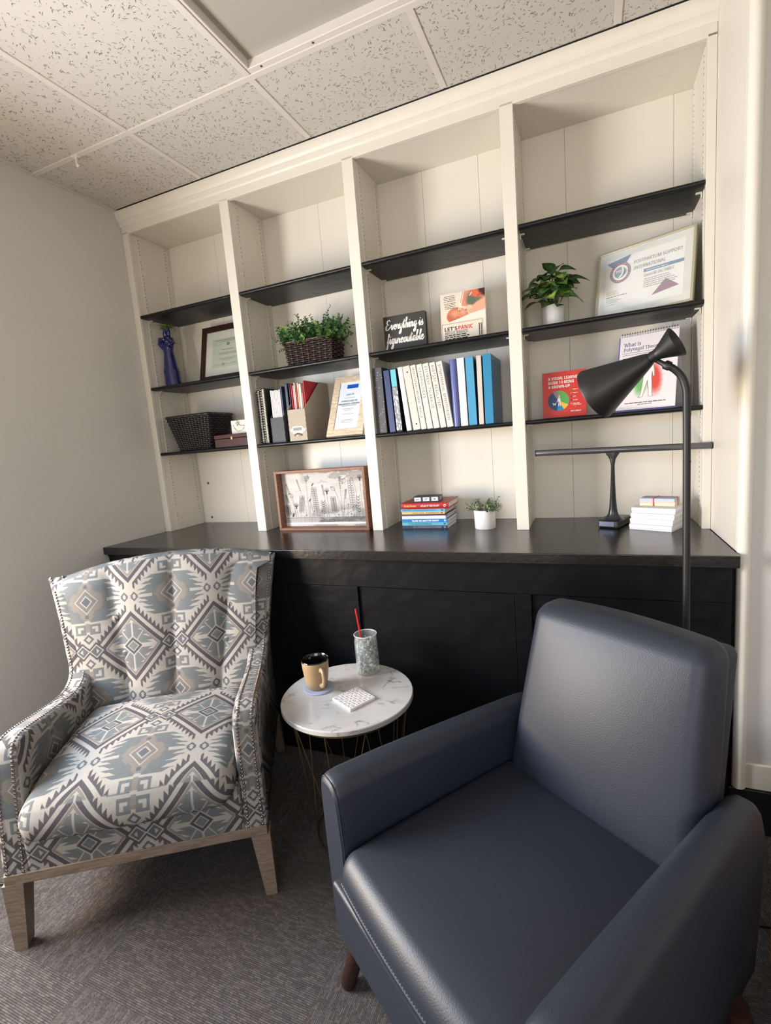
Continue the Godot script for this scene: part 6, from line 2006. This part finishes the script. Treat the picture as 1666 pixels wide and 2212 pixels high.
# ---------------------------------------------------------------- right bay
func bay_four() -> void:
	# pothos in a white pot
	var pp := Vector3(0.2745, 1.7605, -0.130)
	var pt := thing("plant_pot", "white pot of the broad-leaved plant on the upper shelf of the right bay", "pot", pp)
	part(pt, "pot", MB.new().lathe([Vector2(0.0, 0.0), Vector2(0.040, 0.0), Vector2(0.042, 0.003), Vector2(0.0455, 0.088), Vector2(0.0448, 0.090), Vector2(0.0425, 0.088), Vector2(0.041, 0.072), Vector2(0.0, 0.072)], 48), M.pot)
	var gp := thing("broad_leaf_plant", "broad-leaved plant with dark green and yellow green leaves in a white pot", "plant", pp + Vector3(0, 0.075, 0))
	var spots := [[-0.062, 0.148, 0.03, 0.052, 0], [-0.098, 0.105, 0.02, 0.055, 2], [-0.100, 0.078, 0.04, 0.060, 1], [-0.060, 0.110, 0.06, 0.055, 0], [-0.030, 0.165, 0.03, 0.056, 1], [0.020, 0.178, 0.02, 0.058, 0], [0.045, 0.160, 0.02, 0.050, 2], [0.010, 0.140, 0.06, 0.052, 2], [-0.015, 0.115, 0.075, 0.058, 2], [0.040, 0.110, 0.065, 0.056, 2], [0.075, 0.120, 0.03, 0.055, 0], [0.120, 0.125, 0.01, 0.058, 1], [0.080, 0.085, 0.05, 0.055, 1], [0.105, 0.055, 0.03, 0.058, 1], [0.050, 0.050, 0.075, 0.056, 0], [0.000, 0.065, 0.085, 0.058, 2], [-0.045, 0.060, 0.07, 0.056, 0], [-0.080, 0.045, 0.04, 0.055, 1], [-0.020, 0.035, 0.06, 0.050, 1], [0.025, 0.025, 0.065, 0.050, 1], [-0.010, 0.195, 0.0, 0.045, 1], [0.060, 0.185, -0.02, 0.048, 1], [-0.055, 0.135, -0.04, 0.052, 1], [0.070, 0.14, -0.05, 0.052, 1], [0.0, 0.13, -0.06, 0.052, 1], [-0.09, 0.12, -0.03, 0.05, 0], [0.03, 0.085, 0.09, 0.05, 0], [-0.03, 0.09, 0.09, 0.05, 1]]
	for k in 16:
		var a := PI * 2.0 * k / 16.0 + 0.2
		spots.append([cos(a) * 0.062, 0.06 + 0.10 * ((k * 7) % 16) / 16.0, absf(sin(a)) * 0.05 + 0.02, 0.055, [0, 1, 2, 1][k % 4]])
	for q in spots:
		var tip := Vector3(q[0] * 0.86, q[1] * 0.88 - 0.012, q[2])
		var foot := Vector3(q[0] * 0.18, -0.004, q[2] * 0.18)
		var out := Vector3(q[0], 0.02, q[2] + 0.01).normalized()
		var start: Vector3 = tip - out * q[3] * 0.55 + Vector3(0, 0.012, 0)
		var path := smooth([foot, foot.lerp(start, 0.5) + Vector3(0, 0.02, 0), start], 5)
		part(gp, "leaf_stalk", MB.new().tube(path, 0.0011, 5), hexm("46502a", 0.6))
		var base_c := [Color(0.055, 0.15, 0.045), Color(0.04, 0.095, 0.035), Color(0.12, 0.26, 0.06)]
		var c: Color = base_c[q[4]]
		var hi := Color(0.42, 0.50, 0.10) if q[4] == 2 else c.lerp(Color(0.20, 0.32, 0.07), 0.5)
		var lm := MB.new()
		var g := lm.newg()
		var n := 8
		var prof := [0.0, 0.30, 0.42, 0.44, 0.40, 0.32, 0.22, 0.11, 0.0]
		for i in n:
			for s in [-1.0, 1.0]:
				for h in 2:
					var P := func(k: int, f: float) -> Vector3:
						var t := float(k) / n
						var w: float = prof[k] * f
						return Vector3(s * w, -0.35 * t * t + 0.22 * w - (0.05 if k == 0 and f > 0 else 0.0), t)
					var a: Vector3 = P.call(i, 0.5 * h)
					var b: Vector3 = P.call(i + 1, 0.5 * h)
					var cc: Vector3 = P.call(i + 1, 0.5 * h + 0.5)
					var d: Vector3 = P.call(i, 0.5 * h + 0.5)
					lm.col = hi if (h == 0 and i < 6 and rng.randf() < 0.75) else c
					if s > 0: lm.quad(a, b, cc, d, g)
					else: lm.quad(a, d, cc, b, g)
		lm.done(Transform3D(), false)
		var o := part(gp, "leaf", lm, M.leaf)
		var z := (out + Vector3(0, rng.randf_range(-0.55, 0.05), 0.12)).normalized()
		var x := Vector3.UP.cross(z).normalized()
		var bs := Basis(x, z.cross(x), z).rotated(z, rng.randf_range(-0.5, 0.5))
		o.transform = Transform3D(bs.scaled(Vector3.ONE * q[3] * 1.38), start)
	# silver framed certificate, turned towards the window
	var ps := thing("certificate_frame", "certificate with a blue and purple seal in a thin pale gold frame, right bay", "framed certificate", Vector3(0.5895, 1.7640, -0.090))
	ps.rotation = Vector3(-deg_to_rad(10), -deg_to_rad(25), 0)
	var gold := mat(Color(0.72, 0.70, 0.60), 0.35, 0.5)
	framed(ps, 0.352, 0.272, 0.0085, 0.020, gold, 0.026, mat(Color(0.80, 0.79, 0.77), 0.7), mat(Color(0.86, 0.85, 0.845), 0.7), true)
	var z := -0.0052
	var blue := mat(Color(0.24, 0.40, 0.58), 0.6)
	var plum := mat(Color(0.47, 0.16, 0.40), 0.6)
	var pr := MB.new()
	pr.tri(Vector3(-0.138, 0.224, z), Vector3(-0.046, 0.238, z), Vector3(-0.086, 0.175, z), -1)
	for p in [[0.003, 0.152, 0.137, 0.012]]: pr.sheet(Vector3(p[0], p[1], z), Vector3(p[2], 0, 0), Vector3(0, p[3], 0))
	part(ps, "blue_print", pr, blue)
	var tr := MB.new()
	tr.tri(Vector3(0.036, 0.058, z), Vector3(0.082, 0.108, z), Vector3(0.128, 0.072, z), -1)
	tr.done(Transform3D(), false)
	tr.ribbon(arc2(Vector2(-0.085, 0.178), 0.0345, 0, TAU, 44), 0.0105, xf_at(Vector3(0, 0, z + 0.0003)))
	part(ps, "plum_print", tr, plum)
	var wh := MB.new()
	wh.ribbon(arc2(Vector2(-0.085, 0.178), 0.0145, 0, TAU, 36), 0.029, xf_at(Vector3(0, 0, z + 0.0004)))
	part(ps, "seal_ground", wh, M.white_ink)
	var rg := MB.new()
	for k in 26:
		var a := TAU * k / 26
		var c := Vector2(-0.085, 0.178) + Vector2.from_angle(a) * 0.0345
		rg.ribbon([c - Vector2.from_angle(a) * 0.0022, c + Vector2.from_angle(a) * 0.0022], 0.0016, xf_at(Vector3(0, 0, z + 0.0005)))
	part(ps, "seal_lettering", rg, mat(Color(0.86, 0.75, 0.82), 0.6))
	var sb := MB.new()
	sb.ribbon(arc2(Vector2(-0.085, 0.178), 0.011, 0, TAU, 30), 0.022, xf_at(Vector3(0, 0, z + 0.0006)))
	part(ps, "seal_centre", sb, mat(Color(0.42, 0.53, 0.62), 0.6))
	var sw := MB.new()
	sw.ribbon(smooth([Vector2(-0.078, 0.196), Vector2(-0.074, 0.182), Vector2(-0.080, 0.168), Vector2(-0.088, 0.160)], 5), 0.0055, xf_at(Vector3(0, 0, z + 0.0007)))
	part(ps, "seal_swirl", sw, M.white_ink)
	letters(ps, "PSI", 0.021, 0.0095, xf_at(Vector3(-0.089, 0.183, z + 0.0009)), M.white_ink, "Droid Sans", true)
	var gi := mat(Color(0.33, 0.34, 0.36), 0.7)
	letters(ps, "POSTPARTUM SUPPORT", 0.168, 0.0125, xf_at(Vector3(0.050, 0.202, z)), gi)
	letters(ps, "INTERNATIONAL", 0.113, 0.0125, xf_at(Vector3(0.0225, 0.179, z)), gi)
	letters(ps, "Laura M. Ott, PMH-C", 0.104, 0.0125, xf_at(Vector3(0.057, 0.139, z)), gi, "Droid Serif")
	var pd := MB.new()
	for i in 5: dashes(pd, 0.005, 0.124 - 0.0075 * i, 0.118, 1, 0.01, 0.0022, z)
	for q in [[0.098, 0.05], [0.092, 0.055], [0.086, 0.06]]: dashes(pd, -0.136, q[0] + 0.012, q[1], 1, 0.01, 0.0016, z)
	for q in [[0.088, 0.10, 0.0034], [0.079, 0.055, 0.0016], [0.073, 0.07, 0.0016], [0.067, 0.06, 0.0016], [0.058, 0.045, 0.0016]]: dashes(pd, -0.136, q[0], q[1], 1, 0.01, q[2], z)
	part(ps, "printed_lines", pd, M.ink_grey)
	var wd := MB.new()
	dashes(wd, 0.012, 0.156, 0.095, 1, 0.01, 0.003, z + 0.0003)
	part(ps, "banner_lettering", wd, mat(Color(0.70, 0.76, 0.82), 0.6))
	# red guide book
	var rb := thing("red_book", "red hardback with a colourful pie chart on its cover, standing face out", "book", Vector3(0.3105, 1.3980, -0.095))
	rb.rotation = Vector3(-0.09, 0.0, 0)
	var red := mat(Color(0.76, 0.17, 0.13), 0.42)
	part(rb, "pages", MB.new().rbox(Vector3(0.162, 0.180, 0.014), Vector3(0.002, 0.0935, -0.010), 0.001), M.paper)
	for q in [0.0, -0.018]: part(rb, "cover", MB.new().rbox(Vector3(0.169, 0.187, 0.002), Vector3(0, 0.0935, q - 0.001), 0.0008), red)
	part(rb, "spine", MB.new().rbox(Vector3(0.002, 0.187, 0.020), Vector3(-0.0838, 0.0935, -0.010), 0.0008), red)
	letters(rb, "A VISUAL LEARNER'S", 0.132, 0.0115, xf_at(Vector3(0.0045, 0.1605, 0.0006)), M.white_ink, "Droid Sans", true)
	letters(rb, "GUIDE TO BEING", 0.100, 0.0115, xf_at(Vector3(-0.0115, 0.1435, 0.0006)), M.white_ink, "Droid Sans", true)
	letters(rb, "A GROWN-UP", 0.084, 0.0115, xf_at(Vector3(-0.0195, 0.1265, 0.0006)), M.white_ink, "Droid Sans", true)
	letters(rb, "MATT SHIRLEY", 0.040, 0.0048, xf_at(Vector3(0.044, 0.022, 0.0006)), M.white_ink, "Droid Sans", true)
	var pc := Vector2(-0.0225, 0.0685)
	for q in [[PI * 0.5, -0.45, Color(0.33, 0.62, 0.30), "green"], [-0.45, -1.05, Color(0.92, 0.70, 0.22), "yellow"], [-1.05, -1.75, Color(0.10, 0.50, 0.70), "blue"], [-1.75, -4.15, Color(0.10, 0.24, 0.42), "navy"], [-4.15, -PI * 1.5, Color(0.52, 0.47, 0.45), "grey"]]:
		var wm := MB.new()
		var pts := arc2(pc, 0.0415, q[0], q[1], 16)
		for i in 16: wm.tri(Vector3(pc.x, pc.y, 0.0005), Vector3(pts[i].x, pts[i].y, 0.0005), Vector3(pts[i + 1].x, pts[i + 1].y, 0.0005), -1)
		part(rb, "pie_slice", wm, mat(q[2], 0.5))
	var fg := MB.new()
	fg.ribbon([Vector2(-0.019, 0.061), Vector2(-0.020, 0.078)], 0.009, xf_at(Vector3(0, 0, 0.0008)))
	fg.ribbon([Vector2(-0.021, 0.060), Vector2(-0.0225, 0.048)], 0.0034, xf_at(Vector3(0, 0, 0.0008)))
	fg.ribbon([Vector2(-0.0165, 0.060), Vector2(-0.0155, 0.048)], 0.0034, xf_at(Vector3(0, 0, 0.0008)))
	fg.ribbon([Vector2(-0.0245, 0.076), Vector2(-0.028, 0.064)], 0.0024, xf_at(Vector3(0, 0, 0.0008)))
	fg.ribbon([Vector2(-0.0195, 0.0865), Vector2(-0.0195, 0.0875)], 0.0062, xf_at(Vector3(0, 0, 0.0008)))
	fg.ribbon([Vector2(-0.028, 0.064), Vector2(-0.037, 0.058)], 0.0006, xf_at(Vector3(0, 0, 0.0008)))
	fg.ribbon([Vector2(-0.034, 0.0565), Vector2(-0.042, 0.0565)], 0.0042, xf_at(Vector3(0, 0, 0.0008)))
	fg.ribbon([Vector2(-0.0425, 0.0585), Vector2(-0.0455, 0.0590)], 0.0034, xf_at(Vector3(0, 0, 0.0008)))
	for x in [-0.034, -0.0365, -0.0405, -0.043]: fg.ribbon([Vector2(x, 0.056), Vector2(x, 0.0505)], 0.0012, xf_at(Vector3(0, 0, 0.0008)))
	part(rb, "white_figures", fg, M.white_ink)
	var kd := [Color(0.33, 0.62, 0.30), Color(0.92, 0.70, 0.22), Color(0.40, 0.38, 0.62), Color(0.36, 0.30, 0.55), Color(0.85, 0.75, 0.72)]
	for k in 5:
		part(rb, "key_dot", MB.new().ribbon([Vector2(0.0275, 0.110 - 0.0145 * k), Vector2(0.0276, 0.110 - 0.0145 * k)], 0.0072, xf_at(Vector3(0, 0, 0.0007))), mat(kd[k], 0.5))
	var kl := MB.new()
	for k in 5: dashes(kl, 0.0335, 0.1085 - 0.0145 * k, 0.020 if k < 4 else 0.034, 1, 0.01, 0.0028, 0.0006)
	dashes(kl, 0.0335, 0.0455, 0.036, 1, 0.01, 0.0026, 0.0006)
	part(rb, "key_lettering", kl, mat(Color(0.92, 0.80, 0.76), 0.6))
	# flip chart on a folded stand
	var fc := thing("flip_chart", "spiral-topped white desk flip chart with a human figure in green and red", "flip chart", Vector3(0.6, 1.3965, -0.062), -deg_to_rad(17))
	var lean := deg_to_rad(17.0)
	var fb := Basis(Vector3.RIGHT, -lean)
	var up := fb * Vector3(0, 1, 0)
	var F := Transform3D(fb, Vector3.ZERO)
	var board := part(fc, "stand_front", MB.new().rbox(Vector3(0.208, 0.310, 0.003), Vector3(-0.004, 0.155, -0.004), 0.001), mat(Color(0.40, 0.35, 0.66), 0.45))
	board.transform = F
	var back := part(fc, "stand_back", MB.new().rbox(Vector3(0.208, 0.318, 0.003), Vector3(0, -0.159, 0), 0.001), mat(Color(0.74, 0.73, 0.74), 0.5))
	back.transform = Transform3D(Basis(Vector3.RIGHT, lean), up * 0.318 + Vector3(0, 0, -0.002))
	part(fc, "stand_base", MB.new().rbox(Vector3(0.212, 0.003, 0.185), Vector3(0, 0.0017, -0.098), 0.001), mat(Color(0.52, 0.56, 0.74), 0.5))
	var pg := part(fc, "pages", MB.new().rbox(Vector3(0.206, 0.303, 0.005), Vector3(0.001, 0.157, 0.0005), 0.0008), mat(Color(0.87, 0.85, 0.86), 0.6))
	pg.transform = F
	var print := part(fc, "figure_print", MB.new().sheet(Vector3(-0.102, 0.040, 0.0034), Vector3(0.204, 0, 0), Vector3(0, 0.180, 0)), figure_print())
	print.transform = F
	var P := func(x: float, y: float) -> Transform3D: return F * xf_at(Vector3(x, y, 0.0037))
	var tx := mat(Color(0.30, 0.26, 0.42), 0.7)
	letters(fc, "What is", 0.062, 0.0165, P.call(-0.057, 0.273), tx, "Droid Serif")
	letters(fc, "Polyvagal Theory?", 0.138, 0.0195, P.call(-0.018, 0.251), tx, "Droid Serif")
	var td := MB.new()
	td.sheet(Vector3(-0.092, 0.237, 0.0037), Vector3(0.15, 0, 0), Vector3(0, 0.0012, 0))
	for q in [[0.229, 0.16, -0.09], [0.216, 0.09, -0.09], [0.211, 0.085, -0.09], [0.206, 0.05, -0.09], [0.216, 0.06, 0.03], [0.197, 0.09, -0.09], [0.192, 0.07, -0.09]]: dashes(td, q[2], q[0], q[1], 1, 0.01, 0.0015, 0.0037)
	dashes(td, -0.085, 0.030, 0.17, 1, 0.01, 0.0028, 0.0037, true)
	dashes(td, -0.03, 0.023, 0.06, 1, 0.01, 0.0022, 0.0037, true)
	var tp := part(fc, "printed_lines", td, M.ink)
	tp.transform = F
	for k in 22:
		var x := -0.096 + 0.0092 * k
		var lp := []
		for i in 10:
			var a := TAU * i / 10
			lp.append(Vector3(x, 0.314 + cos(a) * 0.0085, sin(a) * 0.0075))
		var ln := part(fc, "wire_loop", MB.new().tube(lp, 0.0011, 5, true), M.metal)
		ln.transform = F
	# desk lamp: a long bar on a waisted post
	var dl := thing("desk_lamp", "dark grey T-shaped desk lamp with a long tube bar on the counter", "desk lamp", Vector3(0.485, CT, -0.035), 0, "", true)
	var bar_m: StandardMaterial3D = M.bar
	part(dl, "light_bar", MB.new().tube([Vector3(0.2005, 1.2605, 0.016), Vector3(0.2025, 1.2605, 0.016), Vector3(0.807, 1.2495, 0.016), Vector3(0.809, 1.2495, 0.016)], func(t: float) -> float: return 0.0120 if t > 0.1 and t < 0.9 else 0.0108, 28), bar_m)
	for q in [[0.1995, 0.203], [0.8065, 0.810]]:
		part(dl, "end_cap", MB.new().tube([Vector3(q[0], 1.2605 if q[0] < 0.5 else 1.2495, 0.016), Vector3(q[1], 1.2605 if q[0] < 0.5 else 1.2495, 0.016)], 0.0124, 24), hexm("26272a", 0.4))
	var post := MB.new()
	var rws := []
	for q in [[1.252, 0.026, 0.010], [1.240, 0.024, 0.010], [1.232, 0.0175, 0.0095], [1.218, 0.0105, 0.009], [1.200, 0.0072, 0.0085], [1.185, 0.0068, 0.0085], [1.12, 0.0085, 0.0095], [1.06, 0.0115, 0.012], [1.02, 0.0145, 0.0145], [1.000, 0.0185, 0.018], [0.987, 0.026, 0.023], [0.979, 0.034, 0.028], [0.975, 0.042, 0.034]]:
		var row := PackedVector3Array()
		for j in 28:
			var a := TAU * j / 28
			row.append(Vector3(0.485 + cos(a) * q[1], q[0], lerpf(0.012, -0.03, clampf((1.2 - q[0]) / 0.2, 0, 1)) + sin(a) * q[2]))
		rws.append(row)
	post.grid(rws, true, false, post.newg())
	post.cap(rws[0]); post.cap(rws[-1], true)
	post.done()
	part(dl, "post", post, M.gun)
	part(dl, "post_seam", MB.new().lathe([Vector2(0.0071, -0.0008), Vector2(0.0071, 0.0008)], 24, xf_at(Vector3(0.485, 1.186, 0.010))), hexm("0c0c0d", 0.5))
	var bb := MB.new().rbox(Vector3(0.082, 0.034, 0.150), Vector3.ZERO, 0.009, true)
	var base := part(dl, "base", bb, M.gun)
	base.transform = Transform3D(Basis(Vector3.UP, -0.36), Vector3(0.492, CT + 0.017, -0.090) - off[dl])
	var plate := part(dl, "front_plate", MB.new().rbox(Vector3(0.058, 0.020, 0.002), Vector3(-0.006, 0.001, 0.0752), 0.0008), mat(Color(0.42, 0.46, 0.54), 0.25, 0.4))
	plate.transform = base.transform
	var btn := part(dl, "button", MB.new().lathe([Vector2(0.006, 0.0), Vector2(0.006, 0.005), Vector2(0.0, 0.006)], 16, xf_at(Vector3(-0.028, 0.0168, 0.02))), hexm("1b1c1f", 0.4))
	btn.transform = base.transform
	# four white boxes, a pack of coloured cards
	var names := ["bottom", "second", "third", "top"]
	for k in 4:
		var b := thing("white_box", ["flat white box at the bottom of the stack of four", "flat white box second from the bottom of the stack of four", "flat white box third from the bottom of the stack of four", "flat white box on top of its stack, under the coloured cards"][k], "box", Vector3(0.645 + 0.002 * k, CT + 0.0218 * k, -0.042 - 0.003 * (k % 2)), -deg_to_rad(27.0 - 1.2 * k), "stacked white boxes on the counter")
		part(b, "tray", MB.new().rbox(Vector3(0.152, 0.0105, 0.156), Vector3(0, 0.0053, 0), 0.0012), mat(Color(0.85, 0.85, 0.86), 0.5))
		part(b, "lid", MB.new().rbox(Vector3(0.154, 0.0125, 0.158), Vector3(0, 0.0154, 0), 0.0012), mat(Color(0.90, 0.90, 0.905), 0.5))
	var cp := thing("card_pack", "pack of pastel coloured cards held by a red band, on the white boxes", "card pack", Vector3(0.652, CT + 0.0875, -0.055), -deg_to_rad(21))
	var tints := [Color(0.88, 0.86, 0.70), Color(0.85, 0.86, 0.72), Color(0.89, 0.78, 0.72), Color(0.86, 0.76, 0.75), Color(0.74, 0.78, 0.85), Color(0.72, 0.79, 0.86)]
	for k in 6:
		part(cp, "cards", MB.new().rbox(Vector3(0.122, 0.0048, 0.078), Vector3(rng.randf_range(-0.001, 0.001), 0.0024 + 0.0048 * k, rng.randf_range(-0.001, 0.001)), 0.0006), mat(tints[k], 0.7))
	var band := mat(Color(0.66, 0.16, 0.13), 0.5)
	var bm := MB.new()
	bm.rbox(Vector3(0.004, 0.0305, 0.0012), Vector3(-0.012, 0.0148, 0.0402), 0.0004)
	bm.rbox(Vector3(0.004, 0.0012, 0.082), Vector3(-0.012, 0.0295, 0), 0.0004)
	bm.rbox(Vector3(0.0012, 0.0305, 0.004), Vector3(0.0622, 0.0148, -0.004), 0.0004)
	bm.rbox(Vector3(0.126, 0.0012, 0.004), Vector3(0, 0.0300, -0.004), 0.0004)
	part(cp, "band", bm, band)


func figure_print() -> StandardMaterial3D:
	var W := 300
	var H := 264
	var im := Image.create(W, H, false, Image.FORMAT_RGB8)
	im.fill(Color(0.87, 0.85, 0.86))
	cv_oval(im, Vector2(126, 160), Vector2(44, 92), 0.12, Color(0.42, 0.68, 0.40), 0.55)
	cv_oval(im, Vector2(192, 140), Vector2(46, 112), -0.10, Color(0.80, 0.30, 0.27), 0.5)
	var body := PackedVector2Array([Vector2(150, 20), Vector2(164, 20), Vector2(172, 32), Vector2(168, 46), Vector2(184, 56), Vector2(190, 90), Vector2(193, 130), Vector2(186, 132), Vector2(180, 100), Vector2(178, 130), Vector2(182, 180), Vector2(184, 236), Vector2(192, 246), Vector2(168, 246), Vector2(164, 190), Vector2(158, 150), Vector2(148, 190), Vector2(138, 236), Vector2(136, 246), Vector2(114, 246), Vector2(124, 236), Vector2(132, 180), Vector2(136, 130), Vector2(136, 100), Vector2(126, 132), Vector2(118, 130), Vector2(126, 88), Vector2(132, 56), Vector2(147, 46), Vector2(143, 32)])
	cv_poly(im, body, Color(0.93, 0.91, 0.90))
	var ol := []
	for p in body: ol.append(p)
	ol.append(body[0])
	cv_line(im, ol, 2.2, Color(0.50, 0.44, 0.42))
	for y in [40, 70, 100, 130, 160, 190, 215]: cv_line(im, [Vector2(226 - absf(y - 120) * 0.12, y), Vector2(244 - absf(y - 120) * 0.12, y - 5)], 1.4, Color(0.55, 0.50, 0.50))
	return print_mat(im, 0.6)
